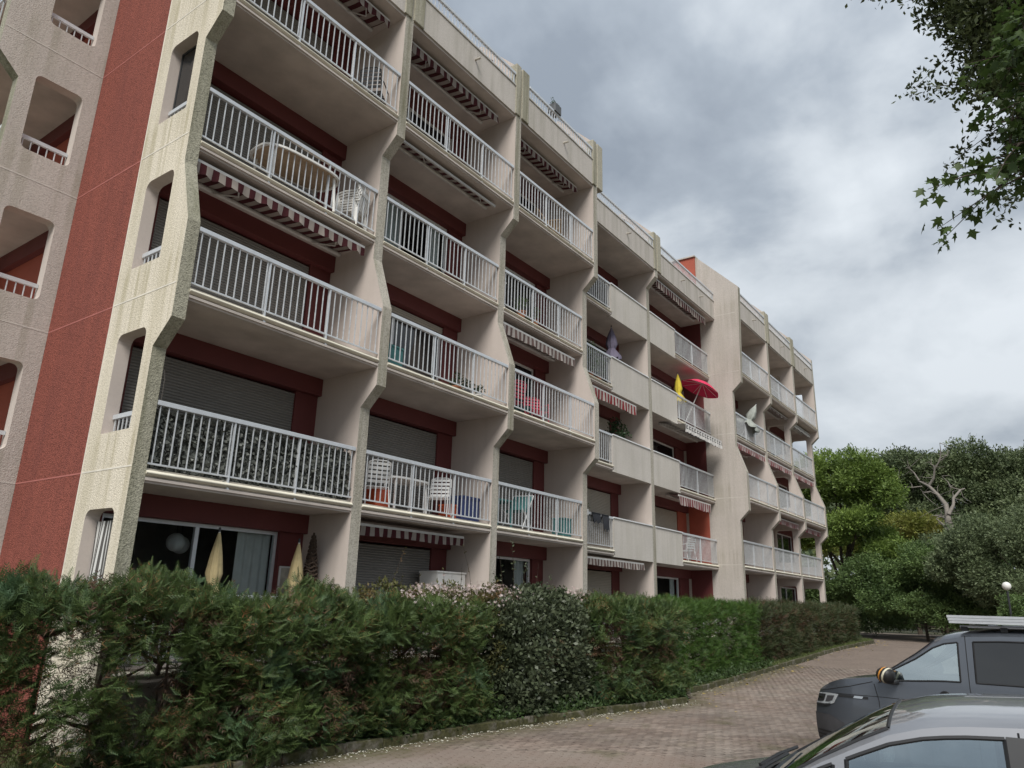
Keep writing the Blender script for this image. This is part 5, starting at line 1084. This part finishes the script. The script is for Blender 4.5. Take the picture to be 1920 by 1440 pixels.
for i, (p, lab, bl, n) in enumerate((((75, 8.6, .8), 'dark evergreen oak rising behind the dead tree', [(0, 0, 12.6, 4.2, 4.2, 3.2), (-1, -3, 10.5, 3.5, 3.5, 3.0), (0, 3.2, 10.2, 3.6, 3.6, 3.2), (-1.5, 0, 7.5, 4.2, 4.5, 3)], 9000), ((76, 2.2, .8), 'broad evergreen oak with a domed crown right of the dead tree', [(0, 2.4, 12.4, 4.0, 4.0, 3.6), (0, -2.4, 12.6, 4.4, 4.4, 3.4), (-2, -.5, 9.0, 4.5, 5.0, 3.2), (-2, 3, 7.5, 4, 4, 3), (-2, -4.5, 9.5, 4, 4, 4)], 12000), ((73, -6.5, .8), 'evergreen oak at the far side of the wood', [(0, 0, 12.8, 4.2, 4.2, 4.5), (0, 3, 9, 4, 4, 4), (-1, -3, 9, 4, 4, 4)], 7000), ((80, 16, .8), 'distant evergreen oak beyond the end of the building', [(0, 0, 10, 5, 5, 4), (0, -4, 8, 4, 4, 4)], 5000))): tree('evergreen_oak', p, lab, bl, n, .66, 'evergreen_leaf', 60+i, .4, 'evergreen oaks of the wood', tmpl=CL5)
tree('yellow_tree', (64, 9.0, .8), 'yellow green tree glowing between the darker trees', [(0, 0, 7.2, 2.2, 2.4, 2.0), (0, -2.0, 5.6, 2.0, 2.2, 1.7), (0, 2.2, 5.4, 2, 2, 1.8), (0, 4.5, 6.4, 2.2, 2.2, 2.2)], 4500, .5, 'yellow_leaf', 70, .18)
for i, (p, lab, bl, n, mt, sz) in enumerate((((49.5, 6.6, .8), 'dense dark shrub filling the ground at the turn of the drive', [(0, 0, 3.2, 2.4, 2.4, 2.2), (-.5, -2.2, 2.8, 2.0, 2.0, 2.2), (.3, 2.6, 2.6, 2.0, 2.2, 2.0), (-.6, .8, 1.4, 2.2, 2.6, 1.4), (-.8, -2, 1.2, 2, 2, 1.4)], 8000, 'shrub_leaf', .34), ((46.5, 1.6, .8), 'tall grey green shrub right of the dark shrub', [(0, .8, 4.4, 2.4, 2.3, 2.2), (.5, -1.6, 4.9, 2.4, 2.4, 2.4), (-.4, -.4, 2.2, 2.6, 2.8, 2.0), (0, 2.6, 3.2, 1.8, 1.8, 2.2)], 8000, 'grey_shrub_leaf', .34), ((55, 6.2, .8), 'leafy pale shrub under the dead tree', [(0, 0, 4.4, 2.4, 2.6, 1.8), (0, -2.6, 5.0, 2.2, 2.4, 2.0), (0, 2.2, 3.4, 2.2, 2.2, 1.8)], 5000, 'grey_shrub_leaf', .4), ((52, 14.5, .8), 'dark undergrowth seen below the tree past the end of the building', [(0, 0, 2.0, 2.4, 3.0, 1.9), (0, -3, 1.8, 2.2, 2.6, 1.8)], 4500, 'shrub_leaf', .36), ((54, 4.5, .7), 'low dark undergrowth between the drive and the dead tree', [(2, 0, 1.0, 1.8, 2.4, 1.3), (2, -3.2, 1.0, 1.8, 2.4, 1.3), (2, 3.4, 1.0, 1.8, 2.4, 1.3), (1.5, 6.4, 1.0, 1.8, 2.4, 1.3), (5, 2, .8, 2, 4, 1.2), (5, 8, .8, 2, 4, 1.2)], 6500, 'shrub_leaf', .36), ((31.0, 1.05, .45), 'bright leafy climber shrub around the globe lamp', [(0, 0, 1.65, 1.0, .85, .8), (0, -1.2, 1.7, 1.0, .9, .9), (-.2, .3, .8, .9, .8, .8), (-.2, -1.2, .8, 1, 1, .8)], 5000, 'shrub_leaf', .20), ((57, -3.5, .8), 'high mixed shrub at the right end of the wood', [(0, 0, 5.4, 2.8, 3.0, 2.8), (0, -3, 5.0, 2.8, 3.0, 2.6), (-.5, 1.5, 2.5, 2.6, 2.8, 2.2)], 5500, 'shrub_leaf', .4))): tree('shrub', p, lab, bl, n, sz, mt, 80+i, .09, cat='shrub')
# far woodland closing the view
g = np.random.default_rng(99); bl = []
for i in range(60): y = -70+i*2.8; bl.append((115+g.normal(0, 6), y, 5+g.random()*3.5, 6, 5, 6))
tag(bulk('woodland', orient(*blob_leaves(bl, 3500, 2.0, None, 98, .6), CL_V), CL_F, 'evergreen_leaf'), 'distant dark woodland closing the view behind the oaks', 'woodland', kind='stuff')
# bare dead tree
root = empty('dead_tree', (59.7, 5.3, .7), 0, 'bare silvery dead tree with twisted limbs above the shrubs', 'tree'); dp = [([(0, 0, 0), (.1, .3, 3), (0, .25, 6.2), (.0, .55, 7.6)], [.38, .32, .30, .24], 'trunk')]
LIMB = [([(0.0, 0.5, 7.68), (0.49, 0.56, 8.78), (1.12, 1.01, 9.55), (1.48, 1.58, 10.33), (2.0, 2.29, 10.83)], [0.24, 0.2, 0.17, 0.13, 0.05]), ([(1.48, 1.58, 10.33), (1.44, 1.18, 10.88), (1.2, 1.01, 11.55), (1.18, 0.62, 12.06), (1.06, 0.47, 12.74), (1.04, 0.47, 13.32)], [0.12, 0.1, 0.08, 0.06, 0.045, 0.02]), ([(1.18, 0.62, 12.06), (1.13, 0.26, 12.26), (1.2, 0.12, 12.41)], [0.04, 0.03, 0.01]), ([(0.0, 0.45, 8.04), (0.49, 0.11, 8.76), (1.17, 0.11, 9.32), (1.83, -0.33, 9.96), (2.26, -0.57, 10.1)], [0.18, 0.13, 0.12, 0.09, 0.06]), ([(1.83, -0.33, 9.96), (2.01, 0.28, 10.22), (2.26, 0.4, 10.64), (2.43, 0.76, 11.12)], [0.06, 0.05, 0.04, 0.015]), ([(1.12, 1.01, 9.55), (0.72, 1.47, 9.83), (0.31, 1.88, 9.7)], [0.05, 0.04, 0.015]), ([(0.0, 1.98, 10.54), (0.14, 2.25, 11.13), (0.09, 2.51, 11.49)], [0.08, 0.06, 0.02]), ([(0.0, 1.83, 10.11), (-0.3, 2.44, 10.03), (-0.56, 3.04, 10.1)], [0.06, 0.05, 0.02]), ([(0.0, 0.55, 7.79), (0.51, 0.97, 7.99), (0.92, 1.41, 8.11)], [0.09, 0.07, 0.03]), ([(1.2, 1.01, 11.55), (1.67, 1.17, 11.87), (2.2, 1.29, 11.95)], [0.03, 0.02, 0.01]), ([(0.0, 0.61, 6.77), (-0.11, 0.8, 7.32), (-0.08, 1.22, 7.81)], [0.12, 0.1, 0.03])]
MB().tube([(0, .1, -.3), (.05, .2, 4.5), (0, 0.45, 6.77), (0, 0.52, 7.79)], [.40, .34, .30, .22], 9, cap=False).build('trunk', 'dead_wood', root, smooth=True, fix=False)
for pts, rr in LIMB: MB().tube(pts, [v_*.8 for v_ in rr], 6, cap=False).build('limb', 'dead_wood', root, smooth=True, fix=False)
gd = np.random.default_rng(77)
for pts, rr in LIMB:
    for i in range(5):
        k = gd.integers(1, len(pts)); p = Vector(pts[k]); d_ = Vector(gd.normal(0, 1, 3)*np.array([.5, .8, .7])+[0, 0, .25]); e1 = p+d_*.45; e2 = e1+(d_+Vector(gd.normal(0, .6, 3)))*.4
        MB().tube([p, e1, e2], [.028, .018, .006], 4, cap=False).build('twig', 'dead_wood', root, fix=False)
# globe street lamp
root = empty('globe_lamp', (30.3, 1.53, .4), 0, 'white globe lamp on a post rising out of the climber shrub', 'street lamp'); MB().tube([(0, 0, 0), (0, 0, 2.5)], .035, 8).build('post', 'dark_frame', root); MB().lathe([(.135*math.sin(a), 2.66+.135*math.cos(a)) for a in np.linspace(.01, math.pi-.01, 15)], 20).build('globe', 'white_plastic', root, smooth=True)
# overhanging branches at the upper right: an oak and, nearer, a maple; their trunks stand to the right of the picture
def overhang(name, label, base, ends, mat, size, per, tmpl, seed, trunk, sp):
    g = np.random.default_rng(seed); root = empty(name, base, 0, label, 'tree'); b0 = Vector(base); hi = Vector((0, 0, 1))*max(e_[2] for e_ in ends)*.72
    MB().tube([(0, 0, -.2), (.05, .1, hi.z*.5), tuple(hi), (.3, .2, hi.z*1.5)], [trunk, trunk*.8, trunk*.55, trunk*.2], 10, cap=False).build('trunk', 'bark', root, smooth=True, fix=False)
    LP = []; LD = []
    for e_ in ends:
        q = Vector(e_)-b0; st = hi*g.uniform(.8, 1.2); mid = st.lerp(q, .55)+Vector((0, 0, .35)); limb = MB().tube([st, mid, q], [trunk*.22, trunk*.10, .008], 6, cap=False)
        for i in range(10):
            f_ = .40+.6*g.random()**.8; p = st.lerp(mid, f_*2) if f_ < .5 else mid.lerp(q, f_*2-1); tip = p+Vector(g.normal(0, 1, 3))*sp+(q-mid).normalized()*sp*.7-Vector((0, 0, sp*.25)); limb.tube([p, p.lerp(tip, .5)+Vector((0, 0, .03)), tip], [.010, .006, .002], 4, cap=False)
            for j in range(per): t_ = .1+.95*g.random(); LP.append(p.lerp(tip, t_)+Vector(g.normal(0, 1, 3))*sp*.20); LD.append(tuple((tip-p).normalized()*.6+Vector(g.normal(0, 1, 3))*.6-Vector((0, 0, .5))))
        limb.build('branch', 'bark', root, smooth=True, fix=False)
    LP = np.array(LP); n = len(LP); bulk('leaves', orient(LP, np.array(LD), g.normal(0, .55, (n, 3))+[0, 0, 1], g.uniform(.7, 1.25, n)*size, tmpl[0]), tmpl[1], mat, root); return root
ml = [(0, 0), (.16, -.10), (.20, -.34), (.34, -.22), (.62, -.52), (.58, -.22), (.72, -.14), (1.02, 0)]; ml = ml+[(x, -y) for x, y in ml[-2:0:-1]]
mv = np.array([(.42, 0, .0)]+[(x, y, -.12*abs(y)-.10*x*x+.02) for x, y in ml]); mf = [(0, 1+i, 1+(i+1) % len(ml)) for i in range(len(ml))]
ov, of = clump_template(5, .42, .24, 9)
overhang('oak_tree', 'oak with small leaves whose branches hang into the upper right sky', (9.6, -4.2, 0), [(9.0, .22, 8.75), (8.9, .0, 9.4), (9.2, -.1, 8.5), (8.9, .02, 7.95), (9.1, -.25, 9.7), (9.2, -.45, 9.0), (9.0, -.3, 8.2), (9.1, -.5, 7.8), (9.0, -.15, 7.45), (9.2, -.75, 9.2), (9.2, -.65, 8.4), (9.1, -.8, 7.6), (9.0, -.05, 8.9), (9.1, .05, 9.9), (9.2, -.6, 9.9), (9.1, -.35, 8.7), (9.2, -.9, 8.8), (9.2, -.55, 7.2), (9.1, -.25, 9.15), (9.0, -.1, 9.2), (9.05, -.2, 8.6), (9.1, -.4, 8.2), (9.0, .1, 9.6), (9.2, -.3, 9.5), (9.1, -.1, 8.1), (9.0, -.45, 8.9), (9.1, -.3, 7.6), (9.0, -.2, 7.9), (9.1, -.35, 9.9)], 'oak_leaf', .18, 36, (ov, of), 101, .30, .34)
overhang('maple_tree', 'maple with big lobed leaves drooping at the right edge of the sky', (6.6, -3.6, 0), [(6.00, -0.06, 5.28), (6.00, -0.20, 5.21), (6.05, -0.27, 5.56), (6.00, -0.24, 5.96), (6.10, -0.42, 6.26), (6.10, -0.48, 5.56), (6.10, -0.52, 6.56), (6.00, -0.37, 5.81), (6.10, -0.54, 5.21), (6.00, -0.32, 6.46), (6.00, -0.12, 5.46), (6.05, -0.22, 5.76), (6.00, -0.17, 6.11), (6.10, -0.30, 5.36), (6.00, -0.27, 6.26), (6.05, -0.32, 6.61), (6.10, -0.17, 5.31), (6.00, -0.37, 6.01)], 'maple_leaf', .088, 27, (mv, mf), 103, .22, .24)
# ------------------------------------------------------------------ render settings
S.render.engine = 'CYCLES'
S.cycles.max_bounces = 6; S.cycles.transparent_max_bounces = 8
